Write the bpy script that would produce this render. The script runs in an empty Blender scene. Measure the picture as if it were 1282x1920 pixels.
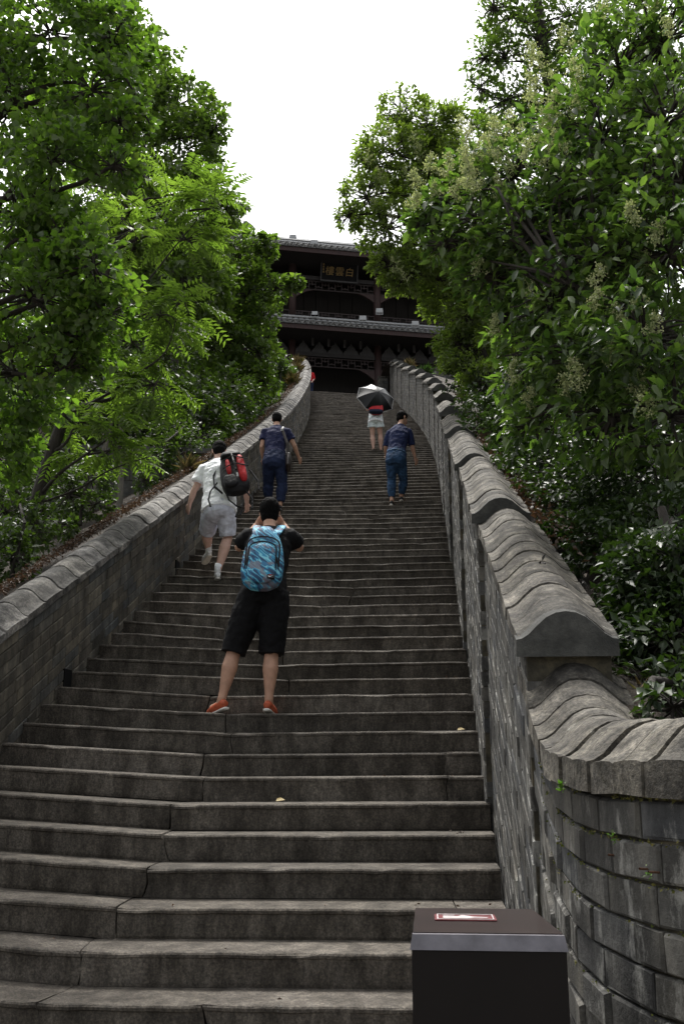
import bpy, bmesh, math, random
import numpy as np
from mathutils import Vector, Matrix

random.seed(7)
rng = np.random.default_rng(11)
SC = bpy.context.scene
COL = SC.collection

# ------------------------------------------------------------------ camera, sky, sun, exposure
EYE = 1.506
PITCH = math.atan(480.0 / 1867.0)
cam_data = bpy.data.cameras.new('camera')
cam_data.sensor_fit = 'VERTICAL'
cam_data.sensor_height = 36.0
cam_data.lens = 35.0
cam_data.clip_start = 0.05
cam_data.clip_end = 5000
cam = bpy.data.objects.new('camera', cam_data)
COL.objects.link(cam)
cam.location = (0, 0, EYE)
cam.rotation_euler = (math.pi / 2 + PITCH, 0, 0)
SC.camera = cam

SUN_EL, SUN_AZ = math.radians(66), math.radians(-12)     # azimuth measured from +Y, negative = to the left
world = bpy.data.worlds.new('World')
SC.world = world
world.use_nodes = True
wn = world.node_tree.nodes
wl = world.node_tree.links
sky = wn.new('ShaderNodeTexSky')
sky.sky_type = 'NISHITA'
sky.sun_disc = False
sky.sun_elevation = SUN_EL
sky.sun_rotation = SUN_AZ
sky.air_density = 1.6
sky.dust_density = 6.0
sky.ozone_density = 1.0
hsv = wn.new('ShaderNodeHueSaturation')                    # thin high cloud: the blue is washed out of the sky
hsv.inputs['Saturation'].default_value = 0.16
hsv.inputs['Value'].default_value = 1.0
wl.new(sky.outputs[0], hsv.inputs['Color'])
wl.new(hsv.outputs[0], wn['Background'].inputs['Color'])
wn['Background'].inputs['Strength'].default_value = 0.15

sun_d = bpy.data.lights.new('sun', 'SUN')
sun_d.energy = 3.0
sun_d.angle = math.radians(16)
sun_d.color = (1.0, 0.96, 0.90)
sun = bpy.data.objects.new('sun', sun_d)
COL.objects.link(sun)
sdir = Vector((math.sin(SUN_AZ) * math.cos(SUN_EL), math.cos(SUN_AZ) * math.cos(SUN_EL), math.sin(SUN_EL)))
sun.rotation_euler = sdir.to_track_quat('Z', 'Y').to_euler()
sun.location = sdir * 60

SC.view_settings.view_transform = 'Standard'
SC.view_settings.look = 'None'
SC.view_settings.exposure = 0.7
SC.view_settings.gamma = 1.0
SC.view_settings.use_curve_mapping = False
SC.render.engine = 'CYCLES'
SC.cycles.use_denoising = True
SC.cycles.max_bounces = 7
SC.cycles.transparent_max_bounces = 6

# ------------------------------------------------------------------ helpers
FPX = 1867.0
CP, SP = math.cos(PITCH), math.sin(PITCH)
def W(px, py, Y):
    """world point seen at photo pixel (px, py) at forward distance Y"""
    u = (px - 641) / FPX; v = (960 - py) / FPX
    r = (u, CP - v * SP, SP + v * CP)
    t = Y / r[1]
    return Vector((r[0] * t, Y, EYE + r[2] * t))
def to_px(P):
    P = np.asarray(P, float)
    z = P[..., 2] - EYE
    Z = P[..., 1] * CP + z * SP
    Yc = z * CP - P[..., 1] * SP
    return 641 + FPX * P[..., 0] / Z, 960 - FPX * Yc / Z, Z
def ppm(Y, py):
    """photo pixels per metre at distance Y, row py"""
    p = W(641, py, Y)
    return FPX / (Y * CP + (p.z - EYE) * SP)

def tag(o, label=None, cat=None, group=None, kind=None):
    if label: o['label'] = label
    if cat: o['category'] = cat
    if group: o['group'] = group
    if kind: o['kind'] = kind
    return o
def empty(name, loc, label=None, cat=None, group=None, kind=None):
    o = bpy.data.objects.new(name, None)
    o.location = loc
    o.empty_display_size = 0.1
    COL.objects.link(o)
    return tag(o, label, cat, group, kind)
def root_of(o):
    while o.parent: o = o.parent
    return o
def link(name, me, parent=None, mats=None, smooth=False):
    o = bpy.data.objects.new(name, me)
    COL.objects.link(o)
    if parent is not None: o.parent = parent
    if mats:
        me.materials.clear()
        for m in (mats if isinstance(mats, (list, tuple)) else [mats]): me.materials.append(m)
    if smooth and len(me.polygons):
        me.polygons.foreach_set('use_smooth', np.ones(len(me.polygons), bool))
    return o
def mesh_of(name, verts, faces, off=None, mi=None, rnd=None):
    """verts Nx3 world, faces list or int array; off = location of the root, so verts become local to it"""
    V = np.asarray(verts, np.float64).reshape(-1, 3)
    if off is not None: V = V - np.asarray(off, float)
    me = bpy.data.meshes.new(name)
    if isinstance(faces, np.ndarray):
        n, w = faces.shape
        me.vertices.add(len(V)); me.vertices.foreach_set('co', V.astype(np.float32).ravel())
        me.loops.add(n * w); me.loops.foreach_set('vertex_index', faces.astype(np.int32).ravel())
        me.polygons.add(n)
        me.polygons.foreach_set('loop_start', np.arange(0, n * w, w, dtype=np.int32))
        me.polygons.foreach_set('loop_total', np.full(n, w, np.int32))
        me.update(calc_edges=True)
    else:
        me.from_pydata([tuple(v) for v in V], [], faces)
        me.update()
    if mi is not None:
        me.polygons.foreach_set('material_index', np.asarray(mi, np.int32))
    if rnd is not None:
        a = me.attributes.new('rnd', 'FLOAT', 'FACE')
        a.data.foreach_set('value', np.asarray(rnd, np.float32))
    return me
def part(name, verts, faces, mat, root, parent=None, smooth=False, mi=None, rnd=None):
    """a mesh given in world coordinates, made a child of root (or of the part `parent` of root)"""
    me = mesh_of(name, verts, faces, off=root_of(root).location if root else None, mi=mi, rnd=rnd)
    return link(name, me, parent or root, mat, smooth)

class MB:
    """collects shapes for one mesh"""
    def __init__(s): s.v = []; s.f = []; s.m = []
    def add(s, vs, fs, mi=0):
        o = len(s.v); s.v += [tuple(v) for v in vs]
        s.f += [tuple(i + o for i in f) for f in fs]; s.m += [mi] * len(fs); return s
    def box8(s, c, mi=0):
        """8 corners: bottom ring 0-3 counter-clockwise, top ring 4-7"""
        return s.add(c, [(3, 2, 1, 0), (4, 5, 6, 7), (0, 1, 5, 4), (1, 2, 6, 5), (2, 3, 7, 6), (3, 0, 4, 7)], mi)
    def box(s, lo, hi, fr=None, mi=0):
        x0, y0, z0 = lo; x1, y1, z1 = hi
        c = [(x0, y0, z0), (x1, y0, z0), (x1, y1, z0), (x0, y1, z0), (x0, y0, z1), (x1, y0, z1), (x1, y1, z1), (x0, y1, z1)]
        if fr: c = [fr(*q) for q in c]
        return s.box8(c, mi)
    def tube(s, pts, rad, n=8, side=None, cap=True, mi=0):
        """lofted tube; rad scalars or (a, b) with a along `side`"""
        pts = [Vector(p) for p in pts]; rings = []
        prev = None
        for i, p in enumerate(pts):
            t = (pts[min(i + 1, len(pts) - 1)] - pts[max(i - 1, 0)])
            if t.length < 1e-9: t = Vector((0, 0, 1))
            t.normalize()
            ref = Vector(side) if side is not None else (prev if prev is not None else (Vector((1, 0, 0)) if abs(t.x) < .8 else Vector((0, 1, 0))))
            a = ref - t * ref.dot(t)
            if a.length < 1e-5: a = t.orthogonal()
            a.normalize(); prev = a
            b = t.cross(a)
            r = rad[i] if isinstance(rad, (list, tuple)) else rad
            ra, rb = r if isinstance(r, (list, tuple)) else (r, r)
            rings.append([p + a * (ra * math.cos(2 * math.pi * j / n)) + b * (rb * math.sin(2 * math.pi * j / n)) for j in range(n)])
        vs = [v for rg in rings for v in rg]; fs = []
        for i in range(len(rings) - 1):
            for j in range(n):
                k = (j + 1) % n
                fs.append((i * n + j, i * n + k, (i + 1) * n + k, (i + 1) * n + j))
        if cap:
            fs.append(tuple(range(n - 1, -1, -1))); fs.append(tuple((len(rings) - 1) * n + j for j in range(n)))
        return s.add(vs, fs, mi)
    def ball(s, c, r, nu=12, nv=8, axes=None, mi=0):
        c = Vector(c); r = r if isinstance(r, (tuple, list)) else (r, r, r)
        A = axes or (Vector((1, 0, 0)), Vector((0, 1, 0)), Vector((0, 0, 1)))
        vs = []; fs = []
        for i in range(1, nv):
            th = math.pi * i / nv
            for j in range(nu):
                ph = 2 * math.pi * j / nu
                vs.append(c + A[0] * (r[0] * math.sin(th) * math.cos(ph)) + A[1] * (r[1] * math.sin(th) * math.sin(ph)) + A[2] * (r[2] * math.cos(th)))
        top = len(vs); vs.append(c + A[2] * r[2]); bot = len(vs); vs.append(c - A[2] * r[2])
        for i in range(nv - 2):
            for j in range(nu):
                k = (j + 1) % nu
                fs.append((i * nu + j, (i + 1) * nu + j, (i + 1) * nu + k, i * nu + k))
        for j in range(nu):
            k = (j + 1) % nu
            fs.append((top, j, k)); fs.append((bot, (nv - 2) * nu + k, (nv - 2) * nu + j))
        return s.add(vs, fs, mi)
    def build(s, name, mat, root, parent=None, smooth=False):
        return part(name, s.v, s.f, mat, root, parent, smooth, mi=s.m)

# value noise for geometry
_h = rng.random((64, 64, 8))
def vnoise(x, y=0.0, c=0):
    xi, yi = int(math.floor(x)), int(math.floor(y)); fx, fy = x - xi, y - yi
    fx = fx * fx * (3 - 2 * fx); fy = fy * fy * (3 - 2 * fy)
    g = lambda a, b: _h[a % 64, b % 64, c]
    return (g(xi, yi) * (1 - fx) + g(xi + 1, yi) * fx) * (1 - fy) + (g(xi, yi + 1) * (1 - fx) + g(xi + 1, yi + 1) * fx) * fy
# ------------------------------------------------------------------ materials
def lin(r, g, b):
    f = lambda c: ((c / 255 + 0.055) / 1.055) ** 2.4 if c > 10 else c / 255 / 12.92
    return (f(r), f(g), f(b), 1.0)
class NT:
    def __init__(s, name):
        s.m = bpy.data.materials.new(name); s.m.use_nodes = True
        s.n = s.m.node_tree.nodes; s.l = s.m.node_tree.links
        s.b = s.n['Principled BSDF']; s.out = s.n['Material Output']
    def new(s, t, **kw):
        n = s.n.new(t)
        for k, v in kw.items():
            if k in n.inputs: n.inputs[k].default_value = v
            else: setattr(n, k, v)
        return n
    def coord(s, which='Object', scale=(1, 1, 1)):
        tc = s.n.new('ShaderNodeTexCoord'); mp = s.n.new('ShaderNodeMapping')
        mp.inputs['Scale'].default_value = scale
        s.l.new(tc.outputs[which], mp.inputs['Vector']); return mp.outputs[0]
    def noise(s, vec, scale, detail=5, rough=.6, dist=0.0):
        n = s.new('ShaderNodeTexNoise'); n.inputs['Scale'].default_value = scale
        n.inputs['Detail'].default_value = detail; n.inputs['Roughness'].default_value = rough
        n.inputs['Distortion'].default_value = dist
        if vec is not None: s.l.new(vec, n.inputs['Vector'])
        return n.outputs['Fac']
    def ramp(s, fac, stops, interp='LINEAR'):
        r = s.new('ShaderNodeValToRGB'); cr = r.color_ramp; cr.interpolation = interp
        while len(cr.elements) < len(stops): cr.elements.new(0.5)
        for e, (p, c) in zip(cr.elements, stops):
            e.position = p; e.color = c if len(c) == 4 else (*c, 1)
        if fac is not None: s.l.new(fac, r.inputs[0])
        return r.outputs[0]
    def mix(s, fac, a, b, mode='MIX'):
        n = s.new('ShaderNodeMix'); n.data_type = 'RGBA'; n.blend_type = mode
        for sock, val in ((n.inputs[0], fac), (n.inputs[6], a), (n.inputs[7], b)):
            if isinstance(val, bpy.types.NodeSocket): s.l.new(val, sock)
            else: sock.default_value = val
        return n.outputs[2]
    def math(s, op, a, b=0.0):
        n = s.new('ShaderNodeMath'); n.operation = op
        for sock, val in ((n.inputs[0], a), (n.inputs[1], b)):
            if isinstance(val, bpy.types.NodeSocket): s.l.new(val, sock)
            else: sock.default_value = val
        return n.outputs[0]
    def attr(s, name='rnd'):
        n = s.new('ShaderNodeAttribute'); n.attribute_name = name; return n.outputs['Fac']
    def bump(s, height, strength=.4, dist=.01):
        b = s.new('ShaderNodeBump'); b.inputs['Strength'].default_value = strength; b.inputs['Distance'].default_value = dist
        s.l.new(height, b.inputs['Height']); s.l.new(b.outputs[0], s.b.inputs['Normal'])
    def set(s, **kw):
        for k, v in kw.items():
            sock = s.b.inputs[k.replace('_', ' ')]
            if isinstance(v, bpy.types.NodeSocket): s.l.new(v, sock)
            else: sock.default_value = v
        return s
M = {}
def stone(name, c0, c1, c2, scale=3.0, rough=.85, bump=.5, streak=(1, 1, 1), spots=None, bdist=.01, fine=60, rn=False, grain=.45, stain=None):
    t = NT(name); v = t.coord('Object', streak)
    a = t.noise(v, scale, 8, .65); b = t.noise(v, scale * 6.3, 6, .7)
    base = t.ramp(a, [(.38, c0), (.5, c1), (.62, c2)])
    if rn: base = t.mix(1.0, base, t.ramp(t.attr('rnd'), [(0, (.62, .62, .62)), (.5, (1, .98, .95)), (1, (1.35, 1.35, 1.38))]), 'MULTIPLY')
    col = t.mix(grain, base, t.ramp(b, [(.3, (.35, .35, .35)), (.7, (1.25, 1.22, 1.15))]), 'MULTIPLY')
    if grain > .5: col = t.mix(.7, col, t.ramp(t.noise(t.coord('Object'), 85, 3, .7), [(.34, (.45, .45, .45)), (.5, (1, 1, 1)), (.66, (1.75, 1.72, 1.66))]), 'MULTIPLY')
    if stain:
        sn = t.noise(t.coord('Object'), 6.5, 7, .7, .8)
        col = t.mix(1.0, col, t.ramp(sn, [(.36, stain), (.50, (1, 1, 1)), (.66, (1.45, 1.43, 1.38))]), 'MULTIPLY')
    if spots:
        sp = t.noise(t.coord('Object', (1, 1, 1)), 9, 6, .75)
        col = t.mix(t.ramp(sp, [(spots[1], (0, 0, 0)), (spots[1] + .06, (1, 1, 1))]), col, spots[0])
    t.set(Base_Color=col, Roughness=rough)
    t.b.inputs['Specular IOR Level'].default_value = .3
    h = t.math('ADD', t.math('MULTIPLY', t.noise(v, scale * 3, 6, .7), 1.0), t.math('MULTIPLY', t.noise(v, fine, 4, .7), .45))
    t.bump(h, bump, bdist)
    M[name] = t.m
    return t
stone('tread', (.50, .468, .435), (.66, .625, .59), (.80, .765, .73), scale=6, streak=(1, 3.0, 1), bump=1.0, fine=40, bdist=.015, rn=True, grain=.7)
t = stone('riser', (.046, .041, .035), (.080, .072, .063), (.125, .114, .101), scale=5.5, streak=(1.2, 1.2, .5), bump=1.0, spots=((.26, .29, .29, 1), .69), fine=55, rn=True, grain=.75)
stone('stair_core', (.03, .03, .028), (.05, .048, .045), (.06, .058, .05))
# brick: every brick its own shade from the rnd attribute
def brickmat(name, cols, lichen=.62, dark=1.0):
    t = NT(name); v = t.coord('Object')
    r = t.attr('rnd')
    base = t.ramp(r, [(i / (len(cols) - 1), c) for i, c in enumerate(cols)])
    st = t.noise(t.coord('Object', (1, 1, .35)), 7, 8, .7, .3)
    col = t.mix(.75, base, t.ramp(st, [(.36, (.36, .36, .37)), (.5, (.9, .9, .88)), (.66, (1.9, 1.85, 1.74))]), 'MULTIPLY')
    fn = t.noise(v, 42, 5, .7)
    col = t.mix(.4, col, t.ramp(fn, [(.3, (.5, .5, .5)), (.7, (1.3, 1.3, 1.28))]), 'MULTIPLY')
    li = t.noise(t.coord('Object', (1, 1, .4)), 7.5, 8, .75)
    col = t.mix(t.math('MULTIPLY', t.ramp(li, [(lichen, (0, 0, 0)), (lichen + .10, (1, 1, 1))]), .6), col, (.34, .335, .31, 1))
    t.set(Base_Color=col, Roughness=.88)
    t.b.inputs['Specular IOR Level'].default_value = .25
    t.bump(t.math('ADD', t.noise(t.coord('Object', (1, 1, 1.5)), 16, 8, .7), t.math('MULTIPLY', fn, .5)), .75, .012)
    M[name] = t.m
brickmat('brick_left', [(.040, .037, .031), (.098, .088, .072), (.062, .066, .068), (.125, .111, .088), (.052, .048, .041)], .68)
brickmat('brick_right', [(.042, .041, .040), (.086, .082, .074), (.054, .056, .060), (.108, .104, .096), (.064, .063, .060)], .535)
stone('mortar', (.028, .026, .019), (.052, .047, .034), (.095, .082, .055), scale=8)
t = stone('coping_left', (.060, .058, .056), (.115, .112, .108), (.20, .195, .188), scale=5, streak=(1, 1, 1), bump=1.2, fine=38, rn=True, grain=.7, stain=(.42, .42, .42))
t = stone('coping_right', (.046, .043, .039), (.086, .081, .072), (.15, .142, .126), scale=4.5, bump=1.0, spots=((.24, .24, .21, 1), .64), fine=36, bdist=.016, rn=True, grain=.75, stain=(.38, .37, .33))
stone('end_cap', (.035, .036, .034), (.055, .056, .053), (.085, .085, .08), scale=5, bump=.6, spots=((.24, .25, .23, 1), .68))
stone('far_wall', (.06, .06, .062), (.10, .10, .10), (.15, .15, .148), scale=3)
stone('soil', (.020, .015, .011), (.034, .026, .018), (.055, .042, .03), scale=2.0, bump=.9, bdist=.05)
stone('paving', (.12, .115, .105), (.18, .172, .16), (.24, .23, .21), scale=2.0)
stone('roof_tile', (.10, .103, .108), (.16, .163, .168), (.24, .243, .248), scale=6)
stone('dark_plaster', (.03, .028, .027), (.045, .042, .04), (.06, .056, .053), scale=3)
def plain(name, c, rough=.6, spec=.4, metal=0, bump=0, scale=40, var=.25, coat=0):
    t = NT(name); v = t.coord('Object')
    n = t.noise(v, scale, 5, .6)
    col = t.mix(1.0, (*c, 1), t.ramp(n, [(.3, (1 - var,) * 3), (.7, (1 + var,) * 3)]), 'MULTIPLY')
    t.set(Base_Color=col, Roughness=rough, Metallic=metal)
    t.b.inputs['Specular IOR Level'].default_value = spec
    t.b.inputs['Coat Weight'].default_value = coat
    if bump: t.bump(n, bump, .01)
    M[name] = t.m
    return t
def wood(name, c, rough=.7):
    t = NT(name); v = t.coord('Object', (1, 1, .12))
    n = t.noise(v, 14, 6, .6)
    t.set(Base_Color=t.mix(1.0, (*c, 1), t.ramp(n, [(.3, (.6, .6, .6)), (.7, (1.35, 1.3, 1.3))]), 'MULTIPLY'), Roughness=rough)
    t.bump(n, .3, .005); M[name] = t.m
wood('timber_dark', (.013, .011, .011)); wood('timber_red', (.028, .0125, .012)); wood('timber_grey', (.030, .030, .032)); wood('timber_lattice', (.020, .012, .012))
plain('gold', (.15, .10, .035), .6, .3, .1)
plain('plaque_black', (.006, .006, .0065), .8, .1)
plain('metal_grey', (.32, .33, .34), .45, .5, .5)
plain('metal_white', (.36, .37, .38), .5, .4)
plain('rust', (.10, .05, .03), .9)
# bark
def bark(name, c):
    t = NT(name); v = t.coord('Object', (1, 1, .25))
    n = t.noise(v, 30, 7, .7)
    t.set(Base_Color=t.mix(1.0, (*c, 1), t.ramp(n, [(.3, (.45, .45, .45)), (.7, (1.5, 1.5, 1.45))]), 'MULTIPLY'), Roughness=.9)
    t.bump(n, .8, .02); M[name] = t.m
bark('bark_dark', (.028, .023, .019)); bark('bark_grey', (.12, .11, .095))
# leaves
def leafmat(name, cols, trans=.42, tcol=(.16, .30, .03), rough=.42, spec=.4, tip=None):
    t = NT(name)
    r = t.attr('rnd')
    col = t.ramp(r, [(i / (len(cols) - 1), c) for i, c in enumerate(cols)])
    hs = t.new('ShaderNodeHueSaturation'); hs.inputs['Saturation'].default_value = .86; t.l.new(col, hs.inputs['Color']); col = hs.outputs[0]
    t.set(Base_Color=col, Roughness=rough)
    t.b.inputs['Specular IOR Level'].default_value = spec
    tr = t.new('ShaderNodeBsdfTranslucent')
    tc = t.mix(1.0, col, (*[c / .12 for c in tcol], 1), 'MULTIPLY')
    t.l.new(tc, tr.inputs['Color'])
    mx = t.new('ShaderNodeMixShader'); mx.inputs[0].default_value = trans
    t.l.new(t.b.outputs[0], mx.inputs[1]); t.l.new(tr.outputs[0], mx.inputs[2])
    t.l.new(mx.outputs[0], t.out.inputs['Surface'])
    M[name] = t.m
leafmat('leaf_tallow', [(.030, .056, .014), (.052, .090, .020), (.088, .135, .028), (.066, .108, .023), (.11, .14, .03)], .52, tcol=(.21, .285, .06))
leafmat('leaf_pinnate', [(.055, .088, .020), (.085, .126, .029), (.125, .17, .042), (.072, .104, .025)], .52, tcol=(.19, .25, .06))
leafmat('leaf_dense', [(.034, .056, .017), (.055, .086, .023), (.088, .130, .034), (.068, .104, .027), (.125, .165, .045)], .48, tcol=(.20, .26, .06))
leafmat('leaf_dark', [(.020, .036, .012), (.032, .052, .015), (.045, .070, .019), (.06, .088, .025)], .36, tcol=(.18, .24, .05))
leafmat('leaf_privet', [(.024, .046, .016), (.040, .072, .022), (.068, .108, .031), (.105, .148, .044), (.036, .062, .02)], .40, tcol=(.21, .28, .07), rough=.30, spec=.45)
leafmat('leaf_small', [(.065, .094, .026), (.10, .135, .036), (.145, .185, .055), (.105, .14, .036)], .50, tcol=(.18, .23, .05))
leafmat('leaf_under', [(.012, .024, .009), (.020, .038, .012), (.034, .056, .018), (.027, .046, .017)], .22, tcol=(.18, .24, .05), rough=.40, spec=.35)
leafmat('flower_cream', [(.30, .36, .15), (.42, .46, .22), (.52, .52, .30)], .35, tcol=(.12, .13, .07), rough=.7)
leafmat('dry_leaf', [(.040, .026, .017), (.070, .046, .030), (.12, .078, .050), (.05, .036, .026)], .15, tcol=(.14, .1, .06), rough=.7)
leafmat('grass_dry', [(.22, .17, .07), (.30, .24, .10), (.12, .15, .04)], .3, tcol=(.14, .12, .06), rough=.7)
leafmat('grass_green', [(.045, .08, .018), (.07, .11, .025), (.11, .15, .04)], .35, rough=.6)
leafmat('yellow_leaf', [(.30, .21, .03), (.34, .24, .05)], .3, tcol=(.13, .11, .02), rough=.6)
leafmat('moss', [(.05, .06, .012), (.09, .085, .015), (.14, .12, .02)], .1, rough=.9)
# ------------------------------------------------------------------ the flight: centre line, steps
R_, T_, Y0 = 0.16, 0.3427, 5.20          # rise, going, distance of riser 0
HW = 1.71                                # half width
KTOP = 108
def HR(k): return HW + .42 * min(max((k - 88) / 20, 0), 1)     # the right edge opens out a little at the head of the flight
_ys = np.arange(-6, 70, .05)
def _head(d):
    if d < 19: return 4.6
    if d < 42: return 4.6 - (d - 19) * 9.8 / 23
    return -5.2
_xc = np.zeros(len(_ys)); i0 = int(round((7.9 + 6) / .05))
_tn = np.tan(np.radians([_head(d) for d in _ys])) * .05
for i in range(i0 + 1, len(_ys)): _xc[i] = _xc[i - 1] + _tn[i]
for i in range(i0 - 1, -1, -1): _xc[i] = _xc[i + 1] - _tn[i]
_xc += -.70
def xc(d): return float(np.interp(d, _ys, _xc))
def yaw(d): return math.radians(_head(d) - (0 if d < 24 else min(4.0, (d - 24) * 4.0 / 18)))
def yk(k): return Y0 + T_ * k
def zk(k): return R_ * (k + 4)           # top of step k above the lower ground
def SPt(k, u, z):
    """point of the flight: step coordinate k, u metres right of the centre line, height z"""
    d = yk(k); a = yaw(d)
    return Vector((xc(d) + u * math.cos(a), d - u * math.sin(a), z))

stairs = empty('staircase', (0, 4.1, 0), 'long steep flight of dark worn stone steps', 'stairs', kind='structure')
def sag(k, u, uj):
    a = .085 if k < 20 else max(.0, .085 * (1 - (k - 20) / 22))
    b = .012
    return a * (uj - u) / (HW + uj) if u < uj else b * (u - uj) / (HW - uj)
def jshift(k, zf, y):
    # the joint between two stones runs ragged and slanting
    return .10 * (vnoise(k * 3.7, 2, 1) - .5) * (zf - .5) + .035 * (vnoise(zf * 3.1 + k * 5, 4, 2) - .5) + .12 * (vnoise(k * 1.9, 7, 3) - .5) * min(y, .3) / .3 * (1 if y > .02 else 0)
def slab(k, ua, ub, uj, nseg, sd):
    """one stone: ragged front lip, worn tread, dark riser"""
    vs = []; fs = []; mi = []
    zt = zk(k); zb = zt - R_
    rl = random.Random(sd)
    o1, o2 = rl.random() * 40, rl.random() * 40
    dz = rl.uniform(-.003, .003); dy = rl.uniform(-.006, .006)
    bulge = rl.uniform(-.006, .01)
    for i in range(nseg + 1):
        f = i / nseg; u = ua + (ub - ua) * f
        s = sag(k, u, uj) + dz
        e = .008 * (vnoise(o1 + u * 3.1, k, 1) - .5) + .006 * (vnoise(o2 + u * 11, k, 2) - .5)
        zz = .004 * (vnoise(o2 + u * 2.2, k, 3) - .5) + .003 * (vnoise(o1 + u * 14, k, 4) - .5)
        chip = max(0, vnoise(o1 + u * 5, k + 9, 5) - .72) * .06
        cm = .003 * (vnoise(u * 9, k, 6) - .5)
        F = Vector((math.sin(yaw(yk(k))), math.cos(yaw(yk(k))), 0))
        endy = (.012 if i in (0, nseg) else 0)
        prof = [(.004 + cm + endy, zb + .004 + s), (.000 + bulge * .5 + cm + endy, zb + .022 + s), (bulge * .6 + cm + endy, (zb + zt) / 2 + s),
                (.000 + cm + endy, zt - .030 + s + zz * 2), (-.006 + e + endy, zt - .024 + s + zz * 2), (-.007 + e + chip * .5 + endy, zt - .011 + s + zz - chip * .3),
                (-.001 + e + chip + endy, zt - .003 + s + zz - chip * .6), (.010 + e + chip, zt + s + zz - chip * .4), (.10, zt + .002 + s + zz * .6), (.25, zt + .003 + s), (T_ + .05, zt + .004 + s)]
        for (y, z) in prof:
            jo = jshift(k, (z - zb - s) / R_, y) if ((i == 0 and abs(ua) < HW) or (i == nseg and abs(ub) < HW)) else 0
            vs.append(SPt(k, u + jo, 0) + F * (y + dy) + Vector((0, 0, z)))
    n = 11
    for i in range(nseg):
        for j in range(n - 1):
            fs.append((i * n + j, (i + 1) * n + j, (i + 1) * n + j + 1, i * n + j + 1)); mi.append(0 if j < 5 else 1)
    fs.append(tuple(range(n))); mi.append(0)
    fs.append(tuple(nseg * n + j for j in range(n - 1, -1, -1))); mi.append(0)
    return vs, fs, mi
far_v, far_f, far_m, far_r = [], [], [], []
for k in range(-3, KTOP + 1):
    rl = random.Random(900 + k)
    uj = {-1: -.42, 0: -.36, 1: -.30, 2: -.24, 3: -.22, 4: -.28, 5: -.16, 6: -.24, 7: -.10, 8: -.22}.get(k, rl.uniform(-.75, .75))
    if k > 18 and rl.random() < .5: uj = rl.uniform(-1.1, 1.1)
    gap = .006 + rl.random() * .006
    cuts = [(-HW - .02, uj - gap / 2), (uj + gap / 2, HR(k) + .02)]
    if k in (5, 6, 1): cuts = [cuts[0], (cuts[1][0], 1.47), (1.476, HW + .02)]
    elif 8 < k < 70 and rl.random() < .3:
        c3 = rl.choice([-1, 1]) * rl.uniform(1.0, 1.5)
        cuts = [(a, b) for (a, b) in ([(cuts[0][0], c3 - .003), (c3 + .003, cuts[0][1]), cuts[1]] if c3 < 0 else [cuts[0], (cuts[1][0], c3 - .003), (c3 + .003, cuts[1][1])]) if b - a > .1]
    if k == -1: cuts = [(-HW - .02, uj - gap / 2), (uj + gap / 2, .33), (.336, HW + .02)]
    for q, (a, b) in enumerate(cuts):
        ns = max(2, int((b - a) * (16 if k < 14 else 8 if k < 30 else 3)))
        v, f, m = slab(k, a, b, uj, ns, k * 7 + q)
        if k <= 70:
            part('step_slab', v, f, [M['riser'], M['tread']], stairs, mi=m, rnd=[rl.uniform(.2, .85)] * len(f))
        else:
            o = len(far_v); far_v += v; far_f += [tuple(i + o for i in q2) for q2 in f]; far_m += m; far_r += [rl.uniform(.2, .85)] * len(f)
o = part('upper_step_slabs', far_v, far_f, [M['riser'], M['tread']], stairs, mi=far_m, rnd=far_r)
o['kind'] = 'stuff'
mb = MB()                                   # rubble core under the slabs
ks = list(range(-4, KTOP + 2, 2))
vs = [SPt(k, s * (HW + .3), zk(k) - R_ * 1.25) for k in ks for s in (-1, 1)]
part('rubble_core', vs, [(2 * i, 2 * i + 1, 2 * i + 3, 2 * i + 2) for i in range(len(ks) - 1)], M['stair_core'], stairs)
# thin cracks running across some risers, as thin dark fissures cut by narrow slivers of shadowed stone
# ------------------------------------------------------------------ walls
COPE = [(0, -.055), (0, 0), (.022, .004), (.050, .022), (.082, .054), (.118, .086), (.155, .104), (.195, .110), (.235, .104), (.272, .086), (.308, .054), (.340, .022), (.368, .004), (.39, 0), (.39, -.055)]
class Path:
    """inner coping edge of a wall: plan points, outward normals, edge height, foot height"""
    def __init__(s, P, N, foot):
        s.P = np.array(P, float); s.N = np.array(N, float); s.foot = np.array(foot, float)
        d = np.diff(s.P, axis=0); s.S = np.concatenate([[0], np.cumsum(np.sqrt((d ** 2).sum(1)))])
        s.L = s.S[-1]
    def at(s, q):
        p = np.array([np.interp(q, s.S, s.P[:, i]) for i in range(3)])
        n = np.array([np.interp(q, s.S, s.N[:, i]) for i in range(2)]); n /= np.linalg.norm(n)
        return p, n, float(np.interp(q, s.S, s.foot))
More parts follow.
